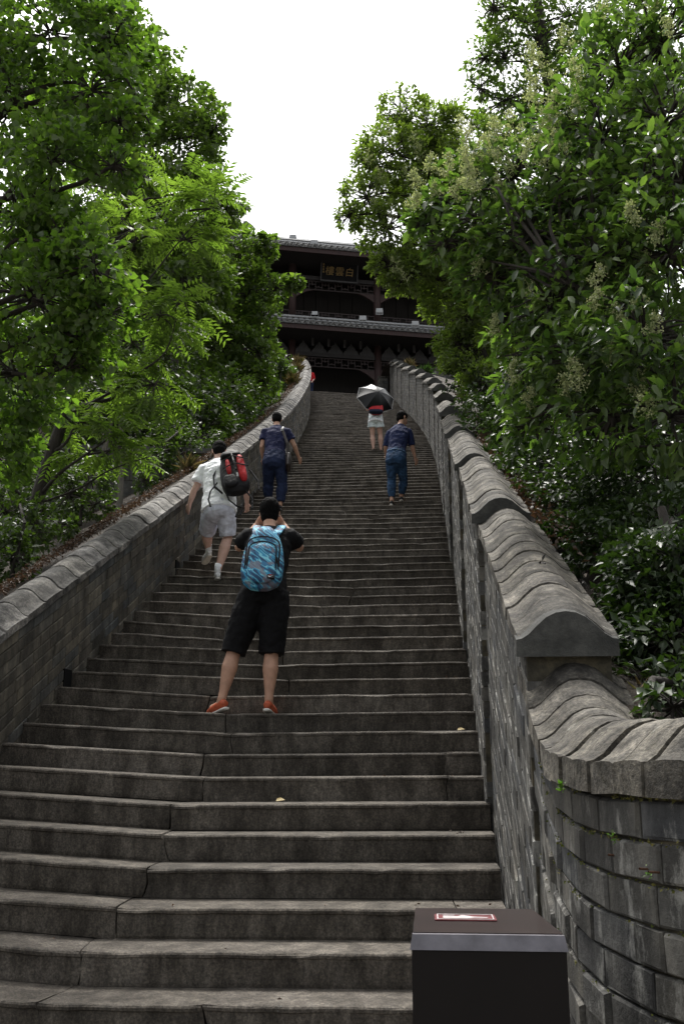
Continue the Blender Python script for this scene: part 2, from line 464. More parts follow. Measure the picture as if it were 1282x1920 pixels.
def cope_stone(path, s0, s1, rl, bulge=.006, lift=0.0, over=.03, scale=1.0, edge=.055):
    vs = []; fs = []; n = len(COPE)
    qs = [s0, s0 + (s1 - s0) * .12, (s0 + s1) / 2, s1 - (s1 - s0) * .12, s1]
    jit = rl.uniform(-.0035, .0035); sh = rl.uniform(-.006, .006)
    for i, q in enumerate(qs):
        p, nn, _ = path.at(q)
        up = (-.005, .001, bulge * .6, .001, -.005)[i] + lift * (1 - i / 4)
        for j, (u, h) in enumerate(COPE):
            if h < 0: h = -edge
            uu = (u - over + sh) * scale; w = .004 * (vnoise(q * 7 + j, j * 1.7, 2) - .5) + (.006 * (vnoise(q * 5, j, 4) - .5) if j in (0, 1) else 0)
            vs.append((p[0] + nn[0] * (uu + w), p[1] + nn[1] * (uu + w), p[2] + h * scale + jit + (up if 0 < j < n - 1 else 0) + w))
    for i in range(4):
        for j in range(n):
            k = (j + 1) % n
            fs.append((i * n + j, i * n + k, (i + 1) * n + k, (i + 1) * n + j))
    fs.append(tuple(range(n - 1, -1, -1))); fs.append(tuple(4 * n + j for j in range(n)))
    return vs, fs
def brick_cell(path, s0, s1, t0, t1, rl, joint=.009, depth=.09, rough=.005):
    """brick between path lengths s0..s1 and t0..t1 metres under the coping edge; chamfered worn face"""
    vs = []
    g = joint / 2; pr = rl.uniform(-.8, 1.2) * rough; tl = rl.uniform(-.6, .6) * rough
    for (s, t_, sx, sy) in ((s0 + g, t1 - g, 1, 1), (s1 - g, t1 - g, -1, 1), (s1 - g, t0 + g, -1, -1), (s0 + g, t0 + g, 1, -1)):
        p, n, _ = path.at(s)
        b = p + np.array([n[0] * depth, n[1] * depth, -t_]); vs.append(b)
        c = p + np.array([n[0] * .006, n[1] * .006, -t_]); vs.append(c)
        p2, n2, _ = path.at(s + sx * rl.uniform(.004, .010))
        off = -pr - tl * sx + rl.uniform(-.0015, .0015)
        vs.append(p2 + np.array([n2[0] * off, n2[1] * off, -t_ + sy * rl.uniform(.003, .008)]))
    fs = [(2, 5, 8, 11)]
    for i in range(4):
        a, b = i * 3, ((i + 1) % 4) * 3
        fs.append((a + 1, b + 1, b + 2, a + 2)); fs.append((a, b, b + 1, a + 1))
    return vs, fs
def build_wall(root, secs, brick_mat, cope_mat, cope_len, blen, bh, flip, seed, cap=True, n_parts=300, rough=.005):
    """secs: list of Path. Individual bricks for those that show largest, the others joined"""
    rl = random.Random(seed)
    bricks = []
    for si, path in enumerate(secs):
        near = cap and si == 0
        n = max(1, int(round(path.L / (.15 if near else cope_len))))
        for i in range(n):
            a, b = path.L * i / n + (.0025 if cap else .004), path.L * (i + 1) / n - (.0025 if cap else .004)
            vs, fs = cope_stone(path, a, b, rl, lift=(.005 if cap else .010), edge=.078 if near else .055)
            if flip: fs = [f[::-1] for f in fs]
            part('coping_stone', vs, fs, cope_mat, root, smooth=False, rnd=[rl.random()] * len(fs))
        qs = np.linspace(.008, path.L - .002, max(2, int(path.L / (.06 if near else .3)))); rc = .022 if near else .0075
        core = []; cf = []
        for q in qs:
            p, nn, ft = path.at(q)
            for (u, z) in ((rc, ft), (rc, p[2] - .03), (.33, p[2] - .03), (.33, ft)):
                core.append((p[0] + nn[0] * u, p[1] + nn[1] * u, z))
        for i in range(len(qs) - 1):
            for j in range(3): cf.append((i * 4 + j, i * 4 + j + 1, i * 4 + j + 5, i * 4 + j + 4))
        cf.append((0, 1, 2, 3)); e = (len(qs) - 1) * 4; cf.append((e + 3, e + 2, e + 1, e))
        part('mortar_core', core, cf, M['mortar'], root)
        c = 0; depth0 = .088 if near else .066
        while True:
            t0 = depth0 + c * bh; t1 = t0 + bh
            off = (blen * .5 if c % 2 else 0) + rl.uniform(-.04, .04); s = -off
            any_ = False
            while s < path.L:
                bl = .27 if near else blen
                w = bl * rl.uniform(.82, 1.18) if rl.random() > .15 else bl * .55
                a, b = max(s, 0.0), min(s + w, path.L); s += w
                if b - a < .05: continue
                p, nn, ft = path.at((a + b) / 2)
                if p[2] - t0 < ft: continue
                any_ = True
                vs, fs = brick_cell(path, a, b, t0, t1, rl, rough=.008 if near else rough)
                if flip: fs = [f[::-1] for f in fs]
                V = np.array(vs)[[2, 5, 8, 11]]
                x, y, Z = to_px(V)
                area = 0.0
                if (Z > .3).all():
                    cx, cy = x.mean(), y.mean()
                    if -10 < cx < 1290 and 0 < cy < 1930:
                        area = abs(sum(x[i] * y[(i + 1) % 4] - x[(i + 1) % 4] * y[i] for i in range(4))) / 2
                bricks.append((area, vs, fs, rl.random()))
            c += 1
            if not any_ or c > 40: break
    bricks.sort(key=lambda q: -q[0])
    for (_, vs, fs, r) in bricks[:n_parts]:
        part('brick', vs, fs, brick_mat, root, rnd=[r] * len(fs))
    V, Fc, Rn = [], [], []
    for (_, vs, fs, r) in bricks[n_parts:]:
        o = len(V); V += vs; Fc += [tuple(i + o for i in f) for f in fs]; Rn += [r] * len(fs)
    if V:
        o = part('bricks', V, Fc, brick_mat, root, rnd=Rn); o['kind'] = 'stuff'

# left parapet
def left_rise(k):
    return float(np.interp(k, [-6, 18, 30, 48, 56, 75, 97, 108], [.93, .94, .97, 1.05, 1.12, 1.28, 1.42, 1.50]))
P, N, Fo = [], [], []
for k in np.arange(-6, 107.2, .5):
    q = SPt(k, -HW, zk(k) + left_rise(k)); a = yaw(yk(k))
    P.append(q); N.append((-math.cos(a), math.sin(a))); Fo.append(max(zk(k) - .45, -.05))
left_path = Path(P, N, Fo)
left_wall = empty('brick_parapet', SPt(-3, -HW - .2, 0), 'low dark grey brick parapet with rounded coping along the left side of the steps', 'wall')
build_wall(left_wall, [left_path], M['brick_left'], M['coping_left'], .40, .37, .098, True, 31, cap=False)
# right wall: stepped sections, each a little proud of the one below
right_wall = empty('brick_wall', SPt(-3, HW + .2, 0), 'tall grey brick wall with stepped humped coping on the right side', 'wall')
secs = []
A_ = [(.757, 4.20, .42), (.741, 3.97, .325), (.726, 3.77, .205), (.709, 3.557, .105), (.694, 3.32, .054), (.684, 3.12, .032), (.686, 2.90, .018), (.708, 2.70, .014), (.755, 2.47, .014), (.86, 2.27, .016), (1.05, 2.12, .02), (1.4, 2.02, .02), (2.2, 1.95, .02), (3.4, 1.9, .02)]
def smooth_poly(A, n):
    A = np.array(A, float); t = np.arange(len(A)); tt = np.linspace(0, len(A) - 1, n); out = []
    for q in tt:
        i = min(int(q), len(A) - 2); f = q - i
        p0, p1, p2, p3 = A[max(i - 1, 0)], A[i], A[i + 1], A[min(i + 2, len(A) - 1)]
        out.append(.5 * ((2 * p1) + (p2 - p0) * f + (2 * p0 - 5 * p1 + 4 * p2 - p3) * f * f + (3 * p1 - p0 - 3 * p2 + p3) * f ** 3))
    return np.array(out)
A_ = smooth_poly(A_, 70)
A_[:, 2] += EYE
tang = np.gradient(A_[:, :2], axis=0); tang /= np.linalg.norm(tang, axis=1)[:, None]
secs.append(Path(A_[::-1], np.stack([-tang[:, 1], tang[:, 0]], 1)[::-1], np.full(len(A_), -.05)))
kb = [-3.4, 4.1, 12.4, 21.4, 30, 38.8, 47, 55, 63, 71, 79, 87, 95, 103, 107.5]
caps = []
for j in range(len(kb) - 1):
    k0, k1 = kb[j], kb[j + 1]
    hb = float(np.interp(k0, [-3, 4, 12, 22, 60, 105], [1.90, 1.86, 1.76, 1.68, 1.70, 1.74])); ht = hb - (.135 if k0 < 30 else .16)
    if j == 0: ht = 1.79
    o0, o1 = ((.0, .036 if j < 3 else .016) if j else (.018, .04))
    P, N, Fo = [], [], []
    for q in np.linspace(0, 1, 12):
        k = k0 + (k1 - k0) * q; a = yaw(yk(k))
        pt = SPt(k, HR(k) + o0 + (o1 - o0) * q, zk(k) + hb + (ht - hb) * q)
        P.append(pt); N.append((math.cos(a), -math.sin(a))); Fo.append(max(zk(k) - .5, -.05))
    pth = Path(P, N, Fo); secs.append(pth); caps.append(pth)
build_wall(right_wall, secs, M['brick_right'], M['coping_right'], .245, .37, .098, False, 57, rough=.0032)
for pth in caps:                            # dark moulded end stone closing each section
    p, n, _ = pth.at(0.0); tx = pth.P[1] - pth.P[0]; tx = tx[:2] / np.linalg.norm(tx[:2])
    prof = [(u - .034, h + .004) for (u, h) in COPE[1:-1]] + [(.358, -.062), (-.036, -.062)]
    vs = [(p[0] + n[0] * u + tx[0] * t_, p[1] + n[1] * u + tx[1] * t_, p[2] + h + t_ * .35) for t_ in (-.035, .045) for (u, h) in prof]
    m = len(prof)
    part('end_stone', vs, [tuple(range(m)), tuple(2 * m - 1 - i for i in range(m))] + [(i, i + m, (i + 1) % m + m, (i + 1) % m) for i in range(m)], M['end_cap'], right_wall)

# drain openings at the foot of the left parapet
for (k, t0) in ((9.6, .10), (20.2, .10)):
    mb = MB(); q = SPt(k, -HW, zk(k) - .02); a = yaw(yk(k))
    c, s_ = math.cos(a), math.sin(a)
    fr = lambda x, y, z: (q.x + x * c + y * s_, q.y - x * s_ + y * c, q.z + z)
    mb.box((-.03, -.09, -.02), (.012, .09, .17), fr)
    mb.build('drain_opening', M['plaque_black'], left_wall)

# ------------------------------------------------------------------ ground, hillsides, terrace
g = mesh_of('ground', [(-1500, -1500, -.004), (1500, -1500, -.004), (1500, 1500, -.004), (-1500, 1500, -.004)], [(0, 1, 2, 3)])
tag(link('ground', g, None, M['paving']), 'stone paved ground at the foot of the steps', 'ground', kind='structure')
def hill(side):
    us = [0, .12, .3, .6, 1, 1.6, 2.4, 3.5, 5, 7, 10, 14, 19, 26, 36, 50]
    kk = list(np.arange(-7.5 if side > 0 else -10, 0, .5)) + list(np.arange(0, 130, 1.0))
    vs = []
    for k in kk:
        kc = min(k, KTOP)
        if side < 0: ztop = zk(kc) + left_rise(kc) - .05
        else: ztop = zk(kc) + float(np.interp(k, [-8, -4, 4, 20, 105], [1.95, 1.72, 1.62, 1.50, 1.50]))
        ztop = max(ztop, 1.40) if side > 0 else max(ztop, .2)
        for j, u in enumerate(us):
            uu = HW + (.34 if side < 0 else .22) + u
            drop = (.42 * u if side < 0 else (.10 * u if k < 20 else .2 * u))
            z = max(ztop - .04 * min(1, u * 4) - drop, -.3) + (.25 * (vnoise(k * .7, u * .9 + 7, 3) - .5) * min(1, u))
            p = SPt(k, side * uu, z)
            if side > 0 and k < -3.5: p = Vector((max(p.x, .90 + u), max(p.y, 2.30), z))
            vs.append(p)
    n = len(us); fs = []
    for i in range(len(kk) - 1):
        for j in range(n - 1):
            f = (i * n + j, i * n + j + 1, (i + 1) * n + j + 1, (i + 1) * n + j)
            fs.append(f if side > 0 else f[::-1])
    o = link('hillside', mesh_of('hillside', vs, fs), None, M['soil'], True)
    tag(o, 'shaded earth slope with leaf litter outside the %s wall' % ('left' if side < 0 else 'right'), 'hillside', kind='structure')
hill(-1); hill(1)
Z0 = zk(KTOP)
mb = MB()
a10 = math.radians(10)
top_c = SPt(KTOP, 0, Z0)
BO = W(628, 700, 47.3); BO.z = Z0                      # centre of the hall's front bay
def BF(u, v, w): return (BO.x + u * math.cos(a10) - v * math.sin(a10), BO.y + u * math.sin(a10) + v * math.cos(a10), Z0 + w)
vs = [SPt(KTOP + .9, -HW - .02, Z0 - .006), SPt(KTOP + .9, HR(KTOP) + .02, Z0 - .006), BF(22, -3.2, -.006), BF(22, 22, -.006), BF(-22, 22, -.006), BF(-22, -3.2, -.006)]
o = link('terrace', mesh_of('terrace', vs + [Vector(v) - Vector((0, 0, 1.5)) for v in vs], [(0, 1, 2, 3, 4, 5)] + [(i, i + 6, (i + 1) % 6 + 6, (i + 1) % 6) for i in range(6)]), None, M['paving'])
tag(o, 'paved terrace in front of the hall at the top', 'terrace', kind='structure')
# ------------------------------------------------------------------ the hall at the top
hall = empty('timber_hall', BO, 'two storey dark timber hall with grey tiled eaves at the top of the steps', 'building')
HWID = 13.2
BAY = 4.45
cols_u = [-2.225 + BAY * i for i in (-2, -1, 0, 1, 2, 3)]
def hb(name, lo, hi, mat, parent=None):
    return MB().box(lo, hi, BF).build(name, M[mat], hall, parent)
# masonry core and rooms
hb('floor_slab', (-HWID, 0, .0), (HWID, 12, .12), 'paving')
hb('rear_wall', (-HWID, 11.6, .12), (HWID, 12, 9.2), 'dark_plaster')
hb('side_wall', (-HWID - .2, .3, .12), (-HWID, 12, 9.2), 'dark_plaster')
hb('side_wall', (HWID, .3, .12), (HWID + .2, 12, 9.2), 'dark_plaster')
hb('storey_floor', (-HWID, .25, 5.55), (HWID, 11.6, 5.8), 'timber_dark')
hb('upper_ceiling', (-HWID, -.2, 9.05), (HWID, 11.6, 9.15), 'timber_dark')
# door panels set back behind the verandas
for lev, (z0, z1) in ((0, (.12, 5.5)), (1, (5.8, 9.0))):
    hb('screen_wall', (-HWID, 2.45, z0), (HWID, 2.6, z1), 'timber_dark')
    for i in range(len(cols_u) - 1):
        for q in range(6):
            u0 = cols_u[i] + .22 + q * (BAY - .44) / 6
            d = hb('door_leaf', (u0 + .02, 2.36, z0 + .05), (u0 + (BAY - .44) / 6 - .02, 2.44, min(z1 - .3, z0 + 3.0)), 'timber_dark')
            hb('door_panel', (u0 + .1, 2.33, z0 + .3), (u0 + (BAY - .44) / 6 - .1, 2.355, z0 + 1.0), 'timber_red', d)
# columns
for u in cols_u:
    for (z0, z1) in ((.12, 5.2), (5.85, 9.0)):
        MB().tube([BF(u, .05, z0), BF(u, .05, z1)], .19, 14).build('column', M['timber_red'], hall, smooth=True)
    MB().tube([BF(u, .05, .12), BF(u, .05, .22), BF(u, .05, .42)], [.34, .36, .24], 14).build('column_base', M['paving'], hall)
# beams, lattice friezes, corner brackets, cloud brackets
def lattice(name, u0, u1, z0, z1, v):
    mb = MB(); t = .022; h = z1 - z0
    mb.box((u0, v - .03, z1 - .05), (u1, v + .03, z1), BF); mb.box((u0, v - .03, z0), (u1, v + .03, z0 + .05), BF)
    n = max(2, int((u1 - u0) / .34)); du = (u1 - u0) / n
    for i in range(n + 1):
        x = u0 + du * i; mb.box((x - t, v - .02, z0 + .05), (x + t, v + .02, z1 - .05), BF)
    for i in range(n):
        x = u0 + du * i
        zz = z0 + h * (.36 if i % 2 else .64)
        mb.box((x + t, v - .019, zz - t), (x + du - t, v + .019, zz + t), BF)
        mb.box((x + du * .5 - t, v - .018, min(zz, z0 + h * .5)), (x + du * .5 + t, v + .018, z0 + h * (.94 if i % 2 == 0 else .5)), BF)
    return mb.build(name, M['timber_lattice'], hall)
for i in range(len(cols_u) - 1):
    u0, u1 = cols_u[i] + .17, cols_u[i + 1] - .17
    hb('beam', (u0, -.10, 3.86), (u1, .16, 4.06), 'timber_dark')
    lattice('lattice_frieze', u0, u1, 3.32, 3.84, .03)
    hb('beam', (u0, -.08, 8.12), (u1, .14, 8.34), 'timber_dark')
    lattice('lattice_frieze', u0, u1, 7.58, 8.10, .03)
    lattice('railing', u0, u1, 5.92, 6.34, -.02)
    for (zt, dep) in ((3.30, .55), (7.56, .45)):
        for s, ue in ((1, u0), (-1, u1)):
            pts = [(ue, zt)] + [(ue + s * .95 * math.sin(q * math.pi / 12), zt - dep * (1 - math.sin(q * math.pi / 12)) ** .8 * 1.0) for q in range(7)]
            prof = [(ue, zt)] + [(ue + s * (.95 * (1 - q / 6)), zt - dep * (q / 6) ** 1.7) for q in range(7)]
            vs = [BF(u, v, z) for v in (-.03, .06) for (u, z) in prof]; m = len(prof)
            part('corner_bracket', vs, [tuple(range(m)), tuple(2 * m - 1 - j for j in range(m))] + [(j, j + m, (j + 1) % m + m, (j + 1) % m) for j in range(m)], M['timber_red'], hall)
    for q in range(5):                       # carved cloud shaped blocks standing on the beam
        uc = u0 + (u1 - u0) * (q + .5) / 5
        prof = [(-.40, 0), (.40, 0), (.36, .16), (.24, .26), (.20, .40), (.07, .50), (0, .66), (-.07, .50), (-.20, .40), (-.24, .26), (-.36, .16)]
        vs = [BF(uc + a, v, 4.065 + b) for v in (-.06, .06) for (a, b) in prof]; m = len(prof)
        part('cloud_block', vs, [tuple(range(m)), tuple(2 * m - 1 - j for j in range(m))] + [(j, j + m, (j + 1) % m + m, (j + 1) % m) for j in range(m)], M['timber_grey'], hall)
        if q < 4:
            ub = u0 + (u1 - u0) * (q + 1) / 5
            hb('hanging_strut', (ub - .06, -.5, 4.25), (ub + .06, -.38, 4.95), 'timber_dark')
# roofs: boards, tile rows, drip tiles, ridge bands
def roof(zE, vE, vT, zT, zUnder, uw):
    mb = MB()
    mb.box8([BF(-uw, vE, zE - .10), BF(uw, vE, zE - .10), BF(uw, vT, zT - .10), BF(-uw, vT, zT - .10), BF(-uw, vE, zE), BF(uw, vE, zE), BF(uw, vT, zT), BF(-uw, vT, zT)])
    r = mb.build('roof', M['roof_tile'], hall)
    hb('fascia', (-uw, vE + .05, zE - .34), (uw, vE + .13, zE - .105), 'timber_red', r)
    hb('soffit', (-uw, vE + .14, zE - .30), (uw, .3, zE - .22), 'timber_dark', r)
    # one tile row, repeated
    n = int(2 * uw / .29)
    rows = []
    for i in range(n):
        u = -uw + .145 + .29 * i
        mb = MB()
        pr = [(.085 * math.cos(q), .085 * math.sin(q)) for q in np.linspace(0, math.pi, 7)]
        dv, dz = vT - vE, zT - zE; Ln = math.hypot(dv, dz); sv, sz = dv / Ln, dz / Ln
        vs = [BF(u + a, vE - .05 + sv * t_ - sz * b, zE + .012 + sz * t_ + sv * b) for t_ in (0, Ln) for (a, b) in pr]
        fs = [(j, j + 1, j + 8, j + 7) for j in range(6)] + [tuple(range(7))[::-1]]
        mb.add(vs, fs)
        dp = [(-.145, .02), (-.085, .02), (.085, .02), (.145, .02), (.145, -.05), (.10, -.03), (.05, -.10), (0, -.12), (-.05, -.10), (-.10, -.03), (-.145, -.05)]
        uo = u + .145
        mb.add([BF(uo + a * .62, v, zE + b) for v in (vE - .055, vE - .03) for (a, b) in dp], [tuple(range(11))[::-1], tuple(11 + j for j in range(11))] + [(j, (j + 1) % 11, (j + 1) % 11 + 11, j + 11) for j in range(11)])
        mb.build('tile_row', M['roof_tile'], hall, r, smooth=False)
    return r
r1 = roof(4.98, -1.62, 0.0, 5.86, 4.8, HWID + 1.2)
r2 = roof(9.22, -1.55, 5.8, 13.0, 9.0, HWID - 1.0)
mb = MB()
mb.box8([BF(-HWID + 1, 5.85, 13.0), BF(HWID - 1, 5.85, 13.0), BF(HWID - 1, 13.4, 9.2), BF(-HWID + 1, 13.4, 9.2), BF(-HWID + 1, 5.85, 13.1), BF(HWID - 1, 5.85, 13.1), BF(HWID - 1, 13.4, 9.3), BF(-HWID + 1, 13.4, 9.3)])
mb.build('rear_roof_slope', M['roof_tile'], hall, r2)
# horizontal rails along both eaves that carry the floodlights
for (zz, vv, uw) in ((5.24, -1.30, HWID + 1.1), (5.40, -1.26, HWID + 1.1), (5.56, -1.0, HWID + 1.1), (9.52, -1.25, HWID - 1.1), (9.68, -1.2, HWID - 1.1), (9.86, -.9, HWID - 1.1), (10.02, -.7, HWID - 1.1)):
    MB().tube([BF(-uw, vv, zz), BF(uw, vv, zz)], .038, 6).build('eave_rail', M['metal_grey'], hall)
hb('ridge_beam', (-HWID + 1, 5.6, 13.05), (HWID - 1, 6.1, 13.7), 'roof_tile', r2)
for s in (-1, 1):
    MB().tube([BF(s * (HWID - 1.3), 5.85, 13.7), BF(s * (HWID - .8), 5.85, 14.2), BF(s * (HWID - 1.0), 5.85, 14.8), BF(s * (HWID - 1.5), 5.85, 14.7)], [.25, .22, .16, .08], 8).build('ridge_ornament', M['roof_tile'], hall, r2)
MB().tube([BF(-4.9, -1.5, 9.3), BF(-5.1, -1.7, 9.75), BF(-4.8, -1.6, 10.1), BF(-4.5, -1.5, 10.0)], [.18, .2, .16, .1], 8).build('eave_ornament', M['roof_tile'], hall, r2)
# floodlights
def flood(px, py, Y, white, label):
    p = W(px, py, Y); e = empty('floodlight', p - Vector((0, 0, .16)), label, 'floodlight', 'floodlights along the eaves')
    fr = lambda x, y, z: (p.x + x, p.y + y, p.z + z)
    MB().box((-.17, -.07, -.12), (.17, .07, .12), fr).build('housing', M['metal_white' if white else 'plaque_black'], e)
    MB().box((-.14, -.08, -.09), (.14, -.07, .09), fr).build('lens', M['metal_grey'], e)
    MB().box((-.02, .0, -.20), (.02, .04, -.12), fr).box((-.19, -.01, -.16), (-.175, .03, .04), fr).box((.175, -.01, -.16), (.19, .03, .04), fr).box((-.19, -.01, -.20), (.19, .03, -.16), fr).build('bracket', M['metal_grey'], e)
flood(549, 445, 46.0, True, 'pale floodlight at the left end of the upper eave')
flood(589, 455, 45.7, True, 'pale floodlight above the plaque on the upper eave')
flood(590, 588, 45.6, False, 'black floodlight at the left of the lower eave')
flood(680, 597, 45.9, True, 'pale floodlight in the middle of the lower eave')
flood(711, 583, 47.0, True, 'pale floodlight at the foot of the upper red column')
flood(778, 607, 46.3, True, 'pale floodlight at the right of the lower eave')
# plaque
pl = empty('name_plaque', BF(.15, -.5, 8.05), 'black name plaque with three gold characters under the upper eave', 'sign')
def PF(u, v, w):                              # leaning forward at the top
    return BF(.15 + u, -.30 + v - .22 * w, 8.05 + w)
MB().box((-.93, 0, 0), (.93, .07, 1.08), PF).build('board', M['plaque_black'], pl)
MB().box((-.98, -.03, 1.08), (.98, .09, 1.15), PF).box((-.98, -.03, -.07), (.98, .09, 0), PF).box((-.98, -.03, 0), (-.93, .09, 1.08), PF).box((.93, -.03, 0), (.98, .09, 1.08), PF).build('frame', M['timber_grey'], pl)
def text_mesh(body, size):
    cu = bpy.data.curves.new('text', 'FONT'); cu.body = body; cu.size = size; cu.extrude = .012; cu.align_x = 'CENTER'; cu.resolution_u = 3
    o = bpy.data.objects.new('text', cu); COL.objects.link(o)
    dg = bpy.context.evaluated_depsgraph_get(); dg.update()
    me = bpy.data.meshes.new_from_object(o.evaluated_get(dg)); bpy.data.objects.remove(o)
    return me
for ch, uc in (('樓', -.52), ('雲', 0.0), ('白', .52)):
    me = text_mesh(ch, .48)
    V = [PF(uc + v.co.x * 1.0 + v.co.y * .10, -.015 - v.co.z, .30 + v.co.y) for v in me.vertices]
    part('character', V, [tuple(p.vertices) for p in me.polygons], M['gold'], pl)
mb = MB()
for i in range(4): mb.box((-.86, -.008, .75 - i * .13), (-.80, -.001, .84 - i * .13), PF)
mb.build('signature', M['gold'], pl)
# brick terrace parapets beside the top of the flight
for (u0, u1, zt, lab) in ((-6.5, -HW - .45, 1.25, 'short brick parapet on the terrace behind the left wall top'), (HR(KTOP) - .42, HR(KTOP) + .02, 1.0, 'grey block pier at the right of the top step'), (HR(KTOP) + .5, 6.5, 1.55, 'brick parapet behind the right wall top')):
    e = empty('terrace_parapet', SPt(KTOP + 1, (u0 + u1) / 2, Z0), lab, 'wall')
    P, N, Fo = [], [], []
    a = yaw(yk(KTOP)); c, s_ = math.cos(a), math.sin(a)
    b0 = SPt(KTOP + 1.2, 0, Z0)
    fr = lambda x, y, z: (b0.x + x * c + y * s_, b0.y - x * s_ + y * c, Z0 + z)
    MB().box((u0 + .01, .01, -1.0), (u1 - .01, .30, zt - .01), fr).build('mortar_core', M['mortar'], e)
    MB().box((u0 - .02, -.03, zt), (u1 + .02, .34, zt + .09), fr).build('coping_stone', M['coping_right'], e)
    rl = random.Random(5); V, Fc, Rn = [], [], []
    nc = int((zt + .4) / .14)
    for cc in range(nc):
        x = u0 - (.2 if cc % 2 else 0)
        while x < u1:
            xa, xb = max(x, u0), min(x + .4, u1); x += .4
            if xb - xa < .04: continue
            z1 = zt - .003 - cc * .14
            m2 = MB().box((xa + .006, -.01 + rl.uniform(-.006, .006), z1 - .132), (xb - .006, .2, z1), fr)
            o = len(V); V += m2.v; Fc += [tuple(i + o for i in f) for f in m2.f]; Rn += [rl.random()] * len(m2.f)
    part('brick_courses', V, Fc, M['brick_right'], e, rnd=Rn)
# ------------------------------------------------------------------ vegetation
def unit(a):
    return a / np.maximum(np.linalg.norm(a, axis=-1, keepdims=True), 1e-9)
def leaf_arrays(P, D, U, L, Wd, fold=.18, droop=.12, fine=False):
    """leaf blades: P base, D along, U up side. Returns verts, tri faces, leaf index per face"""
    n = len(P); D = unit(D); S = unit(np.cross(D, U)); U = np.cross(S, D)
    L = np.broadcast_to(np.asarray(L, float), (n,))[:, None]; Wd = np.broadcast_to(np.asarray(Wd, float), (n,))[:, None]
    tip = P + D * L - U * (droop * L)
    if not fine:
        V = np.stack([P, P + D * .42 * L - S * .5 * Wd + U * fold * Wd, tip, P + D * .42 * L + S * .5 * Wd + U * fold * Wd], 1)
        F = np.array([[0, 1, 2], [0, 2, 3]]); m = 4
    else:
        md = P + D * .5 * L - U * (droop * .2 * L)
        V = np.stack([P, P + D * .22 * L - S * .40 * Wd + U * fold * Wd, P + D * .62 * L - S * .44 * Wd + U * (fold * Wd - droop * .3 * L), tip,
                      P + D * .62 * L + S * .44 * Wd + U * (fold * Wd - droop * .3 * L), P + D * .22 * L + S * .40 * Wd + U * fold * Wd, md], 1)
        F = np.array([[0, 1, 6], [1, 2, 6], [2, 3, 6], [3, 4, 6], [4, 5, 6], [5, 0, 6]]); m = 7
    faces = (np.arange(n)[:, None, None] * m + F[None]).reshape(-1, 3)
    idx = np.repeat(np.arange(n), len(F))
    return V.reshape(-1, 3), faces, idx
def rdir(n, r): return unit(r.normal(size=(n, 3)))
def ell(px, py, Y, r, sq=(1, 1.15, .85)):
    c = np.array(W(px, py, Y)); return (c, np.array([r * sq[0], r * sq[1], r * sq[2]]))
def subblobs(ells, r, per, shell=(.55, 1.0), size=.36):
    """break ellipsoids into lumps near their surface, so the outline is uneven and has gaps"""
    out = []
    for (c, rad) in ells:
        n = max(3, int(per * (rad[0] / .8) ** 1.2)) if per < 0 else per
        d = rdir(n, r); rr = r.uniform(shell[0], shell[1], (n, 1)) ** .6
        for q in range(n):
            out.append((c + d[q] * rr[q] * rad, rad.mean() * size * r.uniform(.7, 1.3), c))
    return out
def tube_arrays(segs, n=5):
    """segs: list of (points Mx3, radii M) -> one mesh"""
    V, F = [], []; o = 0
    for pts, rad in segs:
        pts = np.asarray(pts, float); m = len(pts)
        t = unit(np.gradient(pts, axis=0)); ref = np.where(np.abs(t[:, :1]) < .8, np.array([[1., 0, 0]]), np.array([[0, 1., 0]]))
        ref = np.repeat(ref[:1], m, 0)
        a = unit(np.cross(t, ref)); b = np.cross(t, a)
        an = np.arange(n) * 2 * math.pi / n
        ring = pts[:, None] + np.asarray(rad)[:, None, None] * (a[:, None] * np.cos(an)[None, :, None] + b[:, None] * np.sin(an)[None, :, None])
        V.append(ring.reshape(-1, 3))
        i = np.arange(m - 1)[:, None]; j = np.arange(n)[None]
        F.append(np.stack([o + i * n + j, o + i * n + (j + 1) % n, o + (i + 1) * n + (j + 1) % n, o + (i + 1) * n + j], -1).reshape(-1, 4))
        o += m * n
    return np.concatenate(V), np.concatenate(F)
def bend(p0, p1, r, amp=.12, m=6, lift=.1):
    p0, p1 = np.asarray(p0, float), np.asarray(p1, float); L = np.linalg.norm(p1 - p0)
    f = np.linspace(0, 1, m)[:, None]; q = p0 + (p1 - p0) * f
    q += (np.sin(f * math.pi) * r.normal(size=3) * amp * L + np.sin(f * 2 * math.pi) * r.normal(size=3) * amp * .5 * L)
    q[:, 2] += (np.sin(f[:, 0] * math.pi)) * lift * L
    return q
def crown_leaves(blobs, r, dens, L, Wd, up=.8, out=.7, fine=False, droop=.15, fill=1.0):
    P, D, U, LL, sub = [], [], [], [], []
    for bi, (c, rad, cc) in enumerate(blobs):
        n = max(6, int(dens * rad * rad / (L * L)))
        d = rdir(n, r); rr = r.random((n, 1)) ** .45
        p = c + d * rr * rad * np.array([1, 1, .75])
        outd = unit((p - cc) + 1e-6)
        P.append(p); D.append(unit(outd * out + rdir(n, r) * .75 + np.array([0, 0, -.12]))); U.append(unit(np.array([0, 0, up]) + rdir(n, r) * .6 + outd * .25))
        LL.append(L * r.uniform(.5, 1.35, n)); sub.append(np.full(n, r.random()))
    P, D, U, LL, sub = map(np.concatenate, (P, D, U, LL, sub))
    V, F, idx = leaf_arrays(P, D, U, LL, LL * (Wd / L), fine=fine, droop=droop)
    lr = np.clip(sub * .55 + r.random(len(P)) * .5, 0, .999)
    return V, F, lr[idx]
